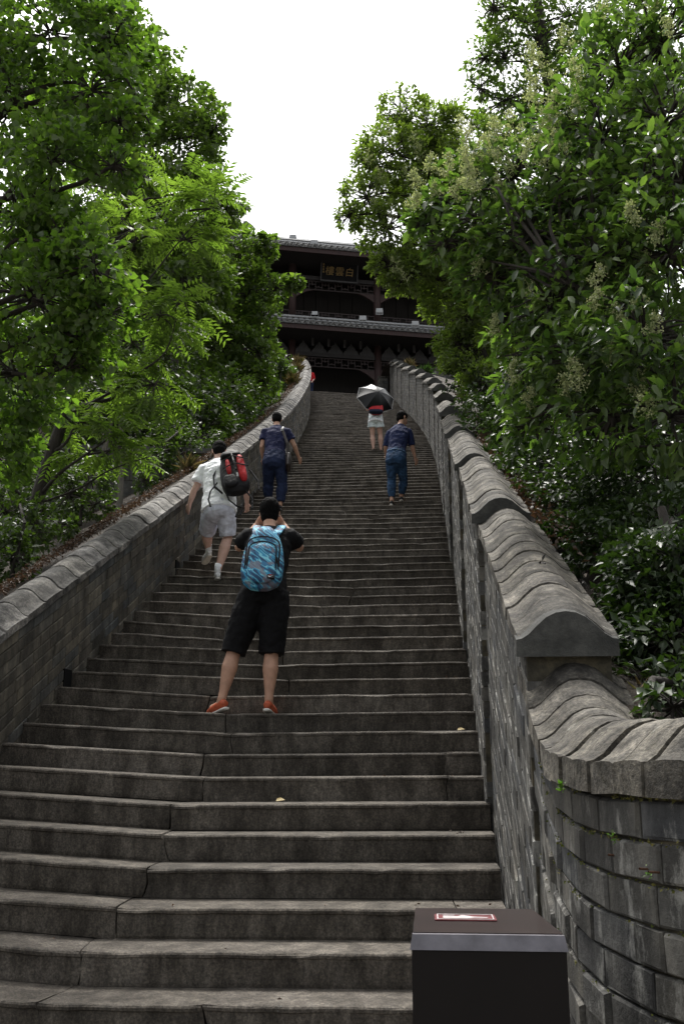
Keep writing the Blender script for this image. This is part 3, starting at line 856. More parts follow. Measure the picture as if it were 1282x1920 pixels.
def sprays(blobs, r, dens, L, leaflet, pairs=7, droop=.35):
    """pinnate leaves: a rachis with leaflets in two ranks"""
    P, D, U, sub = [], [], [], []
    for (c, rad, cc) in blobs:
        n = max(4, int(dens * rad * rad / (L * L)))
        d = rdir(n, r); p = c + d * (r.random((n, 1)) ** .5) * rad * np.array([1, 1, .6])
        od = unit((p - cc) * np.array([1, 1, .5]) + 1e-6)
        P.append(p); D.append(unit(od + rdir(n, r) * .5)); U.append(unit(np.array([0, 0, 1.]) + rdir(n, r) * .35)); sub.append(np.full(n, r.random()))
    P, D, U, sub = map(np.concatenate, (P, D, U, sub)); n = len(P)
    S = unit(np.cross(D, U)); U = np.cross(S, D)
    lp, ld, lu, li, lw = [], [], [], [], []
    Ls = L * r.uniform(.7, 1.2, (n, 1))
    for q in range(pairs):
        f = (q + 1.2) / (pairs + .4)
        base = P + D * f * Ls - U * (droop * f * f * Ls)
        for s in (-1, 1):
            lp.append(base); ld.append(unit(D * .55 + S * s * 1.0 - U * .25 + rdir(n, r) * .18)); lu.append(unit(U + rdir(n, r) * .25)); li.append(np.arange(n)); lw.append(np.full(n, leaflet * (1.15 - .5 * abs(f - .45))))
    lp, ld, lu, li, lw = map(np.concatenate, (lp, ld, lu, li, lw))
    V, F, idx = leaf_arrays(lp, ld, lu, lw, lw * .30, fold=.1, droop=.18)
    lr = np.clip(sub[li] * .6 + r.random(len(li)) * .4, 0, .999)
    return V, F, lr[idx]
def tree(name, label, cat, trunk, trad, ells, leaf, bark_m='bark_dark', per=26, dens=22, L=.07, Wd=.05, seed=1, group=None, size=.36, shell=(.55, 1.0), kind='leaf', extra_limbs=(), fine=False, tw=1.0, up=.8, lr=1.0):
    """trunk: world points from the base up; ells: crown ellipsoids; leaves in lumps, each lump on its own branch"""
    r = np.random.default_rng(seed)
    trunk = np.array([list(p) for p in trunk], float)
    root = empty(name, trunk[0], label, cat, group)
    tr = smooth_poly(trunk, 6 * len(trunk)); rad = np.linspace(trad[0], trad[1], len(tr))
    V, F = tube_arrays([(tr, rad)], 9)
    tk = part('trunk', V, F, M[bark_m], root, smooth=True)
    blobs = subblobs(ells, r, per, shell, size)
    segs = []
    for (c, rd) in ells:
        below = tr[tr[:, 2] < c[2] + .2]
        below = below if len(below) else tr[:1]
        dd = np.linalg.norm(below - c, axis=1); st = below[np.argmin(dd + .35 * np.abs(below[:, 2] - (c[2] - rd[2])))]
        dist = np.linalg.norm(c - st); r0 = min(trad[0] * .6, .012 + .016 * dist) * lr
        segs.append((bend(st, c, r, .07, 7), np.linspace(r0, r0 * .35, 7)))
    for pts, r0 in extra_limbs:
        q = smooth_poly([list(p) for p in pts], 6 * len(pts)); segs.append((q, np.linspace(r0, r0 * .3, len(q))))
    for (c, rd, cc) in blobs:
        st = cc + (c - cc) * .05
        segs.append((bend(st, c, r, .08, 5, .04), np.linspace(.011 * tw, .004 * tw, 5)))
    V, F = tube_arrays(segs, 5)
    part('branches', V, F, M[bark_m], root, tk, smooth=True)
    if kind == 'leaf': V, F, rn = crown_leaves(blobs, r, dens, L, Wd, fine=fine, up=up)
    else: V, F, rn = sprays(blobs, r, dens, L, Wd)
    part('crown', V, F, M[leaf], root, rnd=rn)
    return root, blobs, r
def hz(px, Y, side=-1):
    """height of the slope outside the wall near a pixel column at distance Y"""
    k = (Y - Y0) / T_
    return zk(k)
NTRI = 0
# ---- left side
# near tallow tree whose trunk stands left of the frame
g_ = zk((7.6 - Y0) / T_)
tree('tallow_tree', 'near tree with rounded heart shaped leaves at the upper left edge', 'tree',
     [W(-190, 1230, 7.6), W(-165, 900, 7.7), W(-120, 560, 7.8), W(-95, 300, 7.9), W(-60, 60, 8.0), W(-20, -160, 8.0)], (.11, .05),
     [ell(95, 60, 7.6, .55), ell(215, 70, 7.5, .34), ell(30, 200, 7.8, .6), ell(170, 170, 7.4, .42), ell(225, 230, 7.3, .26), ell(100, 300, 7.2, .4), ell(215, 310, 7.1, .2),
      ell(30, 400, 7.6, .5), ell(110, 460, 7.3, .38), ell(175, 500, 7.0, .30), ell(60, 560, 7.4, .5), ell(190, 590, 7.2, .24), ell(150, 640, 7.4, .3), ell(30, 700, 7.6, .45), ell(120, 690, 7.3, .28), ell(-20, 830, 7.8, .4), ell(170, -40, 7.6, .4)],
     'leaf_tallow', per=22, dens=8.5, L=.064, Wd=.054, seed=3, size=.38, fine=True, up=.5,
     extra_limbs=[([W(-80, 200, 7.9), W(0, 92, 7.6), W(60, 78, 7.5), W(150, 76, 7.4), W(230, 140, 7.3), W(280, 230, 7.2)], .028), ([W(-110, 700, 7.7), W(0, 600, 7.5), W(90, 560, 7.4), W(120, 500, 7.3)], .03), ([W(-95, 300, 7.9), W(-10, 220, 7.7), W(40, 215, 7.6)], .02)])
# slim tree with feathery leaves just behind the parapet
tree('feathery_tree', 'slim leaning tree with bright feathery leaves behind the left parapet', 'tree',
     [W(38, 1085, 11.0), W(55, 1000, 11.0), W(72, 930, 11.0), W(100, 840, 11.1), W(128, 760, 11.2), W(136, 700, 11.2), W(165, 600, 11.3), W(215, 470, 11.4), W(250, 340, 11.5)], (.10, .03),
     [ell(240, 310, 11.3, .62), ell(330, 370, 11.2, .45), ell(400, 390, 11.1, .33), ell(250, 430, 11.0, .5), ell(350, 450, 11.3, .30), ell(300, 590, 10.8, .30), ell(345, 560, 10.8, .26), ell(250, 640, 11, .28),
      ell(150, 790, 10.6, .5), ell(215, 840, 10.7, .26), ell(70, 770, 11, .4), ell(290, 720, 10.8, .25), ell(190, 700, 11, .3), ell(60, 640, 11.4, .5), ell(160, 350, 11.6, .5)],
     'leaf_pinnate', per=10, dens=1.7, L=.34, Wd=.115, seed=5, size=.45, kind='spray',
     extra_limbs=[([W(75, 930, 11), W(110, 890, 10.8), W(150, 860, 10.6), W(215, 815, 10.5)], .028), ([W(60, 955, 11), W(30, 920, 10.8), W(0, 900, 10.7)], .03), ([W(100, 845, 11.1), W(60, 815, 10.8), W(30, 795, 10.6)], .02), ([W(120, 780, 11.2), W(200, 740, 11), W(260, 700, 10.9), W(310, 660, 10.8), W(330, 600, 10.8)], .022), ([W(85, 940, 11), W(150, 915, 10.9), W(210, 880, 10.8), W(300, 850, 10.9)], .016), ([W(136, 700, 11.2), W(180, 560, 11.2), W(260, 540, 11), W(330, 460, 11.1), W(380, 400, 11.1)], .02)])
# tall dense tree that makes the skyline on the left
tree('tall_dense_tree', 'tall dense dark green tree that makes the left skyline', 'tree',
     [W(205, 1010, 24), W(215, 800, 24), W(230, 500, 24.3), W(245, 250, 24.5), W(252, 70, 24.6)], (.30, .08),
     [ell(250, 50, 24.6, .62), ell(285, 110, 24.6, .8), ell(240, 150, 24, 1.3), ell(330, 200, 24, 1.0), ell(385, 215, 23.6, .62), ell(405, 240, 23.4, .42), ell(355, 275, 23.6, 1.0), ell(270, 270, 24, 1.6), ell(385, 320, 23.4, .55), ell(300, 400, 23.8, 1.6), ell(385, 400, 23.4, .9), ell(430, 395, 23.2, .5), ell(180, 400, 24, 2.0), ell(240, 540, 24, 2.0), ell(340, 520, 23.4, 1.3), ell(130, 230, 24.4, 1.5), ell(60, 480, 24.6, 2.0)],
     'leaf_dense', per=44, dens=9, L=.16, Wd=.12, seed=8, size=.27, shell=(.6, 1.02))
# maple-like tree leaning towards the hall
tree('layered_tree', 'layered maple leaved tree reaching in front of the hall on the left', 'tree',
     [W(395, 905, 26), W(405, 800, 26), W(420, 680, 26.2), W(440, 560, 26.4)], (.22, .08),
     [ell(445, 470, 26, .90), ell(484, 470, 25.6, .50), ell(500, 458, 25.4, .3), ell(472, 540, 25.6, .85), ell(518, 540, 25.2, .38), ell(552, 532, 25.0, .20), ell(420, 560, 26, 1.3), ell(490, 590, 25.4, .55), ell(450, 640, 25.6, 1.05), ell(486, 660, 25.2, .58), ell(400, 650, 26, 1.4), ell(370, 560, 26.3, 1.2), ell(440, 720, 25.6, 1.0), ell(492, 715, 25.6, .45), ell(360, 740, 25.6, 1.3), ell(410, 460, 26.4, .9)],
     'leaf_dense', per=46, dens=9, L=.15, Wd=.11, seed=12, size=.24, shell=(.62, 1.03))
# darker trees farther behind
for i, (lab, base, ells_) in enumerate([
    ('dark leafy tree behind the feathery tree at the far left', W(100, 1000, 19), [ell(70, 620, 20, 1.7), ell(150, 720, 19, 1.4), ell(60, 850, 18, 1.4), ell(180, 900, 17.5, .8), ell(-40, 700, 19, 1.6), ell(230, 780, 18.5, 1.0), ell(30, 980, 15, 1.0)]),
    ('shaded green tree below the tall dense tree', W(300, 960, 20), [ell(290, 700, 20.5, 1.3), ell(330, 790, 19.5, 1.0), ell(260, 830, 19, .9), ell(380, 800, 19.6, .7), ell(240, 640, 21, 1.2), ell(340, 880, 18.5, .45), ell(410, 770, 21, .7)]),
    ('dark shrubby tree beside the upper left wall', W(470, 800, 30), [ell(470, 740, 29.5, 1.0), ell(430, 760, 28, 1.0), ell(500, 700, 31, .8), ell(520, 715, 31, .45), ell(410, 710, 29, 1.3), ell(455, 790, 26.5, .5)])]):
    tree('shade_tree', lab, 'tree', [base, base + Vector((.1, 0, 2.2)), base + Vector((.2, .2, 4.5))], (.16, .06), ells_, 'leaf_dark', per=34, dens=9, L=.13, Wd=.08, seed=20 + i, group='shaded trees behind the left parapet', size=.30)
# bare thin trunks and a grey wall glimpsed between them
e = empty('retaining_wall', W(265, 960, 17.0), 'grey rough wall glimpsed between trunks behind the left parapet', 'wall')
mb = MB()
fr = lambda x, y, z: tuple(W(265, 960, 17.0) + Vector((x, y + x * .1, z)))
for i in range(9):
    for j in range(5):
        x0 = -1.35 + i * .32 + (.16 if j % 2 else 0)
        mb.box((x0 + .006, random.uniform(-.015, .015), j * .26 - .2), (x0 + .314, .3, j * .26 + .052), fr)
mb.build('stone_course', M['far_wall'], e)
mb = MB(); mb.box((-1.4, .02, -.3), (1.75, .33, 1.09), fr); mb.build('backing', M['mortar'], e)
mb = MB(); mb.box((-1.45, -.06, 1.10), (1.8, .38, 1.2), fr); mb.build('cap_stone', M['far_wall'], e)
for (px, lab) in ((224, 'thin straight trunk in front of the grey wall'), (178, 'dark slanting trunk left of the grey wall')):
    b = W(px - (0 if px > 200 else 15), 965, 15.0); t_ = W(px + (0 if px > 200 else 45), 720, 15.2)
    tree('sapling', lab, 'tree', [b, (b + t_) / 2 + Vector((.03, 0, 0)), t_], (.055, .03), [ell(px + 10, 720, 15.3, .7), ell(px - 50, 760, 15.3, .6)], 'leaf_dark', 'bark_grey', per=20, dens=10, L=.10, Wd=.06, seed=int(px), group='thin saplings behind the left parapet')
# low shrubs and saplings growing on the bank just behind the litter strip
for i, (lab, base, ells_) in enumerate([
    ('low dark shrub at the left edge behind the parapet', W(20, 1110, 9.5), [ell(20, 1050, 9.6, .26), ell(-40, 1010, 9.6, .4), ell(60, 1000, 10.2, .24), ell(10, 960, 10.4, .4)]),
    ('dark shrub behind the litter left of the grey wall', W(150, 985, 12.6), [ell(130, 930, 12.8, .34), ell(170, 900, 13.0, .34), ell(90, 900, 13.2, .45), ell(120, 985, 12.2, .18), ell(180, 945, 12.6, .2)]),
    ('shrub growing between the grey wall and the parapet', W(300, 900, 16), [ell(300, 880, 16.2, .34), ell(340, 850, 16.6, .4), ell(270, 900, 15.6, .22), ell(370, 820, 17.6, .45), ell(330, 820, 17.2, .4)]),
    ('shrub behind the head of the white shirted person', W(410, 830, 20.5), [ell(405, 795, 20.6, .5), ell(440, 770, 21.5, .5), ell(380, 790, 20.6, .5), ell(465, 760, 23, .45), ell(425, 740, 22.5, .7)]),
    ('shrub on the bank below the top of the left wall', W(520, 760, 30), [ell(505, 735, 28.5, .5), ell(525, 715, 31, .5), ell(490, 750, 27, .5), ell(515, 690, 33, .7), ell(530, 695, 34, .35)])]):
    tree('bank_shrub', lab, 'shrub', [base, base + Vector((0, .05, .3)), base + Vector((.05, .1, .7))], (.03, .012), ells_, 'leaf_dark', per=26, dens=8, L=.075 if i < 3 else .11, Wd=.045 if i < 3 else .065, seed=90 + i, group='shrubs on the left bank', size=.36, tw=.6)
# ---- right side
priv_root, priv_blobs, priv_r = tree('glossy_privet_tree', 'near glossy leaved tree with cream flower sprays filling the upper right', 'tree',
     [W(1420, 1330, 5.9), W(1400, 1050, 5.9), W(1350, 800, 5.8), W(1260, 640, 5.7), W(1140, 570, 5.6), W(1075, 540, 5.5)], (.09, .03),
     [ell(1240, 80, 6.0, .42), ell(1160, 130, 6.2, .36), ell(1250, 230, 5.7, .42), ell(1130, 260, 6.0, .40), ell(1050, 230, 6.4, .30), ell(1190, 360, 5.6, .40), ell(1070, 380, 5.9, .38), ell(960, 330, 6.2, .30), ell(890, 340, 6.4, .24), ell(990, 440, 5.9, .32), ell(900, 420, 6.1, .26), ell(840, 380, 6.4, .20), ell(800, 420, 6.5, .13), ell(840, 460, 6.3, .17), ell(930, 520, 6.1, .24),
      ell(1250, 480, 5.4, .42), ell(1140, 500, 5.6, .36), ell(1040, 570, 5.8, .30), ell(1210, 640, 5.3, .40), ell(1100, 670, 5.6, .32), ell(1000, 660, 6.0, .26), ell(1260, 780, 5.2, .36), ell(1150, 780, 5.5, .30), ell(1050, 760, 5.9, .24), ell(960, 600, 6.3, .2), ell(970, 720, 6.4, .16), ell(1000, 800, 6.3, .16), ell(900, 500, 6.3, .2), ell(1280, 330, 5.4, .4)],
     'leaf_privet', per=32, dens=6.5, L=.080, Wd=.037, seed=33, size=.40, fine=True, up=.9, lr=.4,
     extra_limbs=[([W(1140, 570, 5.6), W(1080, 540, 5.5), W(1040, 500, 5.6), W(990, 465, 5.7), W(930, 440, 5.9), W(860, 430, 6.1)], .022), ([W(1075, 540, 5.5), W(1050, 480, 5.5), W(1030, 420, 5.6), W(1040, 370, 5.7)], .02), ([W(1300, 720, 5.7), W(1200, 690, 5.5), W(1120, 680, 5.5), W(1060, 700, 5.7)], .02), ([W(1350, 800, 5.8), W(1280, 830, 5.5), W(1150, 840, 5.5)], .016)])
# the leaves that show largest, each one a blade of its own with a midrib
def big_leaf_mesh(seed):
    r = random.Random(seed); n = 7; L, Wd = 1.0, .42 + r.uniform(-.05, .06); cur = r.uniform(.12, .30); tw = r.uniform(-.15, .15)
    vs = []; fs = []
    for i in range(n):
        f = i / (n - 1); w = Wd * .5 * (math.sin(math.pi * f ** .8) ** .75) * (1.0 if f < .98 else 0)
        z = -cur * f * f; ed = .16 * w * 2 + .012 * math.sin(f * 17 + seed)
        a = tw * f
        vs += [(-w * math.cos(a), f * L, z + ed - w * math.sin(a)), (0, f * L, z), (w * math.cos(a), f * L, z + ed + w * math.sin(a))]
    for i in range(n - 1):
        fs += [(i * 3, i * 3 + 1, i * 3 + 4, i * 3 + 3), (i * 3 + 1, i * 3 + 2, i * 3 + 5, i * 3 + 4)]
    vs += [(-.012, -.12, .03), (.012, -.12, .03), (.012, 0, 0), (-.012, 0, 0)]; o = len(vs) - 4
    fs.append((o, o + 1, o + 2, o + 3))
    return mesh_of('leaf', vs, fs, rnd=[r.random()] * len(fs))
big = [big_leaf_mesh(s) for s in range(14)]
for m in big:
    m.materials.append(M['leaf_privet']); m.polygons.foreach_set('use_smooth', np.ones(len(m.polygons), bool))
cand = [b for b in priv_blobs]
cand.sort(key=lambda b: b[0][1])
for i in range(300):
    c, rd, cc = cand[int(len(cand) * (i / 300) ** 1.2)]
    d = rdir(1, priv_r)[0]; d[1] = -abs(d[1]) * .9
    p = c + d * rd * priv_r.uniform(.75, 1.05)
    o = bpy.data.objects.new('leaf', big[i % 14]); COL.objects.link(o); o.parent = priv_root
    o.location = Vector(p) - priv_root.location
    dv = Vector(unit(d * .8 + priv_r.normal(size=3) * .5 + np.array([0, -.1, -.25])))
    upv = Vector(unit(np.array([0, -.25, 1.]) + priv_r.normal(size=3) * .35))
    x = dv.cross(upv).normalized(); z = x.cross(dv)
    s = priv_r.uniform(.075, .118)
    o.rotation_euler = Matrix((x, dv, z)).transposed().to_euler(); o.scale = (s, s, s)
# flower sprays: branching cones of tiny buds
def panicle(root, p, d, L, Wd, r, n=260):
    d = Vector(d).normalized(); p = Vector(p)
    P, D = [], []
    segs = [(np.array([p, p + d * L * .5, p + d * L]), np.array([.003, .0025, .001]))]
    for q in range(14):
        f = .1 + .85 * q / 14; b = p + d * L * f
        s = Vector(rdir(1, r)[0]); s = (s - d * s.dot(d)).normalized()
        l = Wd * (1 - f * .8); e = b + (s + d * .6).normalized() * l
        segs.append((np.array([b, (b + e) / 2, e]), np.array([.002, .0015, .001])))
        for w in range(n // 14):
            g = r.uniform(.25, 1.05); P.append(np.array(b + (e - b) * g) + r.normal(size=3) * .009)
    P = np.array(P); m = len(P)
    V, F, idx = leaf_arrays(P, rdir(m, r), rdir(m, r), r.uniform(.010, .018, m), .012)
    o = part('flower_spray', V, F, M['flower_cream'], root, rnd=r.random(m)[idx]); o['kind'] = 'stuff'
    V, F = tube_arrays(segs, 3); part('stalk', V, F, M['flower_cream'], root, o)
for (px, py, Y, L) in [(1005, 260, 5.9, .26), (1050, 220, 5.9, .24), (955, 310, 5.9, .24), (1030, 130, 6.1, .26), (1070, 80, 6.1, .26), (1000, 100, 6.2, .22), (905, 290, 6.1, .22), (865, 320, 6.1, .22), (930, 350, 5.9, .2), (1225, 440, 5.1, .2), (1190, 400, 5.1, .17), (1115, 520, 5.3, .18), (1165, 600, 5.2, .2), (1205, 560, 5.1, .15), (1140, 660, 5.2, .18), (960, 700, 5.9, .2), (985, 740, 5.9, .16), (920, 610, 6.0, .2), (1110, 560, 5.2, .16), (1020, 300, 5.7, .22), (1090, 140, 5.8, .24), (800, 300, 6.4, .18), (820, 350, 6.3, .16), (1130, 30, 6, .24), (880, 300, 5.9, .2), (840, 310, 6.1, .2), (900, 330, 5.9, .2), (930, 280, 5.9, .24), (975, 240, 5.9, .26), (1030, 200, 5.9, .26), (985, 290, 5.7, .22), (1060, 270, 5.7, .22), (940, 250, 6.0, .24), (870, 270, 6.1, .2), (1080, 200, 5.8, .24), (1010, 170, 6.0, .26), (850, 350, 6.0, .18), (790, 330, 6.3, .18), (770, 370, 6.3, .16)]:
    panicle(priv_root, W(px, py + 30, Y), (priv_r.uniform(-.5, .3), -.25, 1), L, L * .42, priv_r)
for q in range(26):
    c, rd, cc = priv_blobs[priv_r.integers(len(priv_blobs))]
    if c[2] < EYE + 1.7 and priv_r.random() < .6: continue
    p = c + np.array([priv_r.uniform(-.3, .3), -.9, .4]) * rd
    panicle(priv_root, p, (priv_r.uniform(-.6, .4), -.35, 1), priv_r.uniform(.14, .24), .09, priv_r, 220)
fl_root, fl_blobs, fl_r = tree('pale_flowering_tree', 'small leaved flowering tree in front of the hall on the right', 'tree',
     [W(960, 900, 15.5), W(930, 760, 15.6), W(880, 600, 15.8), W(840, 450, 16), W(800, 330, 16)], (.16, .05),
     [ell(755, 215, 16, .48), ell(800, 240, 16, .55), ell(740, 285, 15.8, .58), ell(700, 310, 15.6, .40), ell(690, 370, 15.5, .46), ell(655, 405, 15.3, .24), ell(725, 430, 15.5, .55), ell(800, 330, 16, .8), ell(860, 270, 16.2, .7), ell(860, 400, 16, .95), ell(728, 496, 15.4, .36), ell(760, 512, 15.5, .40), ell(805, 500, 15.8, .65), ell(870, 530, 16, .8), ell(868, 610, 15.6, .42), ell(862, 650, 15.6, .34), ell(880, 670, 15.6, .6), ell(940, 600, 15.8, .8), ell(920, 720, 15.0, .5), ell(960, 450, 16.5, 1.0)],
     'leaf_small', per=46, dens=13, L=.085, Wd=.045, seed=41, size=.27, shell=(.6, 1.03))
for (px, py) in [(765, 520), (750, 500), (740, 250), (720, 330), (790, 290), (700, 380), (830, 330), (775, 265), (760, 330), (810, 400), (690, 300), (735, 400)]:
    panicle(fl_root, W(px, py + 15, 14.9), (fl_r.uniform(-.5, .5), -.3, 1), .34, .16, fl_r, 180)
tree('high_canopy_tree', 'tall open tree rising above the others at the top right', 'tree',
     [W(1120, 960, 13), W(1090, 600, 13), W(1050, 300, 13), W(1020, 100, 13), W(1000, -60, 13)], (.18, .05),
     [ell(960, 30, 13, .42), ell(925, 15, 12.8, .3), ell(910, 110, 12.8, .28), ell(945, 110, 13, .42), ell(900, 165, 12.8, .22), ell(945, 190, 13, .42), ell(1010, 80, 13, .55), ell(1070, 30, 13, .6), ell(1000, 190, 13, .55), ell(960, 255, 13, .45), ell(1120, 110, 13, .7), ell(1060, 200, 13, .7), ell(1180, 40, 13.2, .7), ell(1230, 200, 13, .9), ell(1130, 330, 13, .9), ell(1020, 340, 13, .7), ell(1240, 450, 13, 1.0), ell(1080, 500, 13, .9), ell(1000, -60, 13, .7)],
     'leaf_dense', per=30, dens=8, L=.085, Wd=.045, seed=44, size=.30, shell=(.5, 1.05))
# dark undergrowth outside the right wall
for i, (lab, base, ells_, L) in enumerate([
    ('dark glossy shrub hanging over the nearest wall coping', W(1330, 1360, 4.4), [ell(1262, 1230, 4.3, .22), ell(1240, 1150, 4.6, .26), ell(1275, 1080, 4.5, .30), ell(1215, 1060, 4.9, .24), ell(1290, 1290, 4.0, .18), ell(1200, 1180, 4.9, .16), ell(1320, 1180, 4.4, .3), ell(1270, 1000, 4.9, .3), ell(1262, 1100, 4.5, .26), ell(1250, 1200, 4.2, .2), ell(1160, 1215, 4.8, .08), ell(1225, 1285, 4.0, .13), ell(1262, 1325, 3.6, .11), ell(1185, 1235, 4.5, .11), ell(1215, 1225, 4.5, .16), ell(1275, 1150, 4.4, .2)], .05),
    ('dark shrub with small shining leaves beside the middle coping', W(1230, 1150, 6.2), [ell(1150, 940, 6.4, .40), ell(1240, 920, 6.0, .45), ell(1090, 930, 6.8, .30), ell(1160, 1020, 5.8, .28), ell(1110, 1010, 6.2, .20), ell(1250, 1000, 5.4, .34), ell(1060, 880, 7.2, .32)], .05),
    ('dense dark bush below the glossy tree', W(1150, 1000, 8.5), [ell(1080, 820, 8.2, .55), ell(1180, 840, 7.6, .5), ell(1010, 860, 8.6, .34), ell(1260, 860, 7.2, .5), ell(1000, 780, 9, .42), ell(1120, 740, 8.6, .6), ell(1240, 720, 8, .7)], .06),
    ('bush spilling toward the wall at the far bend', W(960, 860, 12.5), [ell(945, 800, 12.2, .5), ell(920, 760, 12.8, .4), ell(970, 840, 11.5, .36), ell(1000, 800, 11.5, .5), ell(980, 880, 10.8, .26), ell(1040, 760, 12, .8), ell(885, 715, 15.5, .4)], .07),
    ('dark tree mass filling the far right background', W(1250, 900, 18), [ell(1050, 640, 18, 1.4), ell(1180, 500, 18, 1.8), ell(1260, 680, 17, 1.6), ell(1150, 760, 16, 1.2), ell(960, 680, 18, 1.0), ell(1270, 300, 18, 1.8), ell(1020, 480, 18.5, 1.3), ell(930, 640, 18, .8)], .11)]):
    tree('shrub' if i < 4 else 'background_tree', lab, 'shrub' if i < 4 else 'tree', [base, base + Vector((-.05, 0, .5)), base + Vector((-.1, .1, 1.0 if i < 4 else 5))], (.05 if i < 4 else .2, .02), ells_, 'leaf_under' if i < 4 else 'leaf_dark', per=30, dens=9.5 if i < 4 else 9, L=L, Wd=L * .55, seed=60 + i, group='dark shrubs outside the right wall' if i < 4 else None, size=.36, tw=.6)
# ---- leaf litter, grass, small plants
def litter(name, label, n, fn, L, mat, r):
    P = np.array([fn(r) for _ in range(n)])
    V, F, idx = leaf_arrays(P, unit(rdir(n, r) * np.array([1, 1, .45])), unit(np.array([0, 0, 1.]) + rdir(n, r) * .8), r.uniform(.6, 1.3, n) * L, L * .55, droop=.3)
    o = link(name, mesh_of(name, V, F, rnd=r.random(n)[idx]), None, M[mat]); tag(o, label, 'leaves', kind='stuff')
    return o
def on_left(r):
    k = r.uniform(2, 95) if r.random() < .5 else r.uniform(2, 40); u = abs(r.normal()) * .13
    return SPt(k, -HW - .37 - u, zk(k) + left_rise(k) + .035 - .42 * max(0, u - .05) + r.random() * .06)
litter('leaf_litter', 'brown fallen leaves lying along the outer edge of the left parapet', 6000, on_left, .042, 'dry_leaf', np.random.default_rng(70))
def on_right(r):
    k = r.choice([13.5, 13.5, 8, 8, 4.5, 20, 28, 40]) + r.normal() * 2.2; u = abs(r.normal()) * .12
    return SPt(max(k, -4), HW + .37 + u, zk(k) + float(np.interp(k, [-4, 4, 12, 22], [1.86, 1.80, 1.72, 1.62])) + .03 + r.random() * .05)
litter('leaf_litter', 'brown fallen leaves caught behind the right wall coping', 1500, on_right, .042, 'dry_leaf', np.random.default_rng(71))
def blades(root, p, n, L, mat, r, spread=.5):
    P = np.array(p)[None] + r.normal(size=(n, 3)) * np.array([.06, .06, .01]); D = unit(np.array([0, 0, 1.]) + r.normal(size=(n, 3)) * spread)
    V, F, idx = leaf_arrays(P, D, rdir(n, r), r.uniform(.5, 1.2, n) * L, .003 + .004 * L, droop=.5)
    return part('blades', V, F, M[mat], root, rnd=r.random(n)[idx])
gr = np.random.default_rng(75)
for i, (k, side, L, mat, lab) in enumerate([(27, -1, .45, 'grass_dry', 'tuft of dry straw grass behind the white shirted man'), (72, -1, .6, 'grass_dry', 'dry reddish grass on the bank near the top left'), (86, -1, .7, 'grass_dry', 'tall dry grass clump below the upper left wall end'), (98, -1, .7, 'grass_dry', 'dry golden grass at the very top of the left wall'), (16, 1, .35, 'grass_green', 'green grass tuft in the dead leaves right of the wall'), (11.5, 1, .3, 'grass_green', 'green fern tuft behind the second coping section'), (4.5, 1, .28, 'grass_green', 'pale green sprout behind the large end stone'), (-2.8, 1, .12, 'grass_dry', 'dry grass bent over the lowest coping'), (90, 1, .6, 'grass_dry', 'golden grass on the top of the right bank'), (75, 1, .5, 'grass_green', 'yellow green tuft along the upper right wall')]):
    z = zk(k) + (left_rise(k) - .02 if side < 0 else 1.6)
    p = SPt(k, side * (HW + .48), z); e = empty('grass_tuft', p, lab, 'grass', 'grass tufts on the banks')
    blades(e, p, 120, L * .6, mat, gr)
for i, (px, py, Y, s) in enumerate([(1052, 1475, 3.02, .026), (1147, 1570, 2.64, .014), (1215, 1640, 2.42, .010)]):
    p = W(px, py, Y) ; e = empty('wall_fern', p, ['yellow green fern sprout under the curved coping', 'bright green sprout in the mortar joint', 'tiny sprout beside the rusty nails'][i], 'plant', 'sprouts in the near brick wall')
    n = 16; P = np.array(p)[None] + gr.normal(size=(n, 3)) * .006
    V, F, idx = leaf_arrays(P, unit(gr.normal(size=(n, 3)) + np.array([-.6, -.6, .5])), rdir(n, gr), gr.uniform(.4, 1.1, n) * s, s * .4)
    part('fronds', V, F, M['grass_green'], e, rnd=gr.random(n)[idx])
# dried stalks standing on the coping
e = empty('dried_stalks', W(1030, 1140, 4.9), 'thin grey dried flower stalks standing on the coping', 'plant')
for (a, b) in (((1031, 1141), (1012, 1080)), ((1040, 1138), (1030, 1085)), ((1024, 1110), (1018, 1056)), ((1085, 1150), (1082, 1098)), ((1092, 1150), (1088, 1090)), ((1066, 1140), (1062, 1105))):
    p0, p1 = W(*a, 4.75), W(*b, 4.75); q = bend(p0, p1, gr, .05, 5, 0)
    V, F = tube_arrays([(q, np.linspace(.004, .002, 5))], 4); st = part('stalk', V, F, M['bark_grey'], e)
    P = np.array(p1)[None] + gr.normal(size=(8, 3)) * .008
    V, F, idx = leaf_arrays(P, unit(gr.normal(size=(8, 3)) + np.array([0, 0, -1.])), rdir(8, gr), .045, .014, droop=.4)
    part('seed_head', V, F, M['coping_left'], e, st)
# crumbs, twigs and bits of leaf that collect on the treads, most of them along the walls
def on_steps(r):
    k = int(r.integers(-1, 34)); side = r.choice([-1, 1, 0], p=[.38, .42, .2])
    u = side * (HW - abs(r.normal()) * .16) if side else r.uniform(-HW, HW)
    p = SPt(k, u, zk(k) + .006 + (sag(k, u, -.2) if u < -.2 else .005)); p.y += r.uniform(.04, .31)
    return p
litter('step_litter', 'scattered crumbs and bits of dry leaf on the treads', 420, on_steps, .024, 'dry_leaf', np.random.default_rng(77))
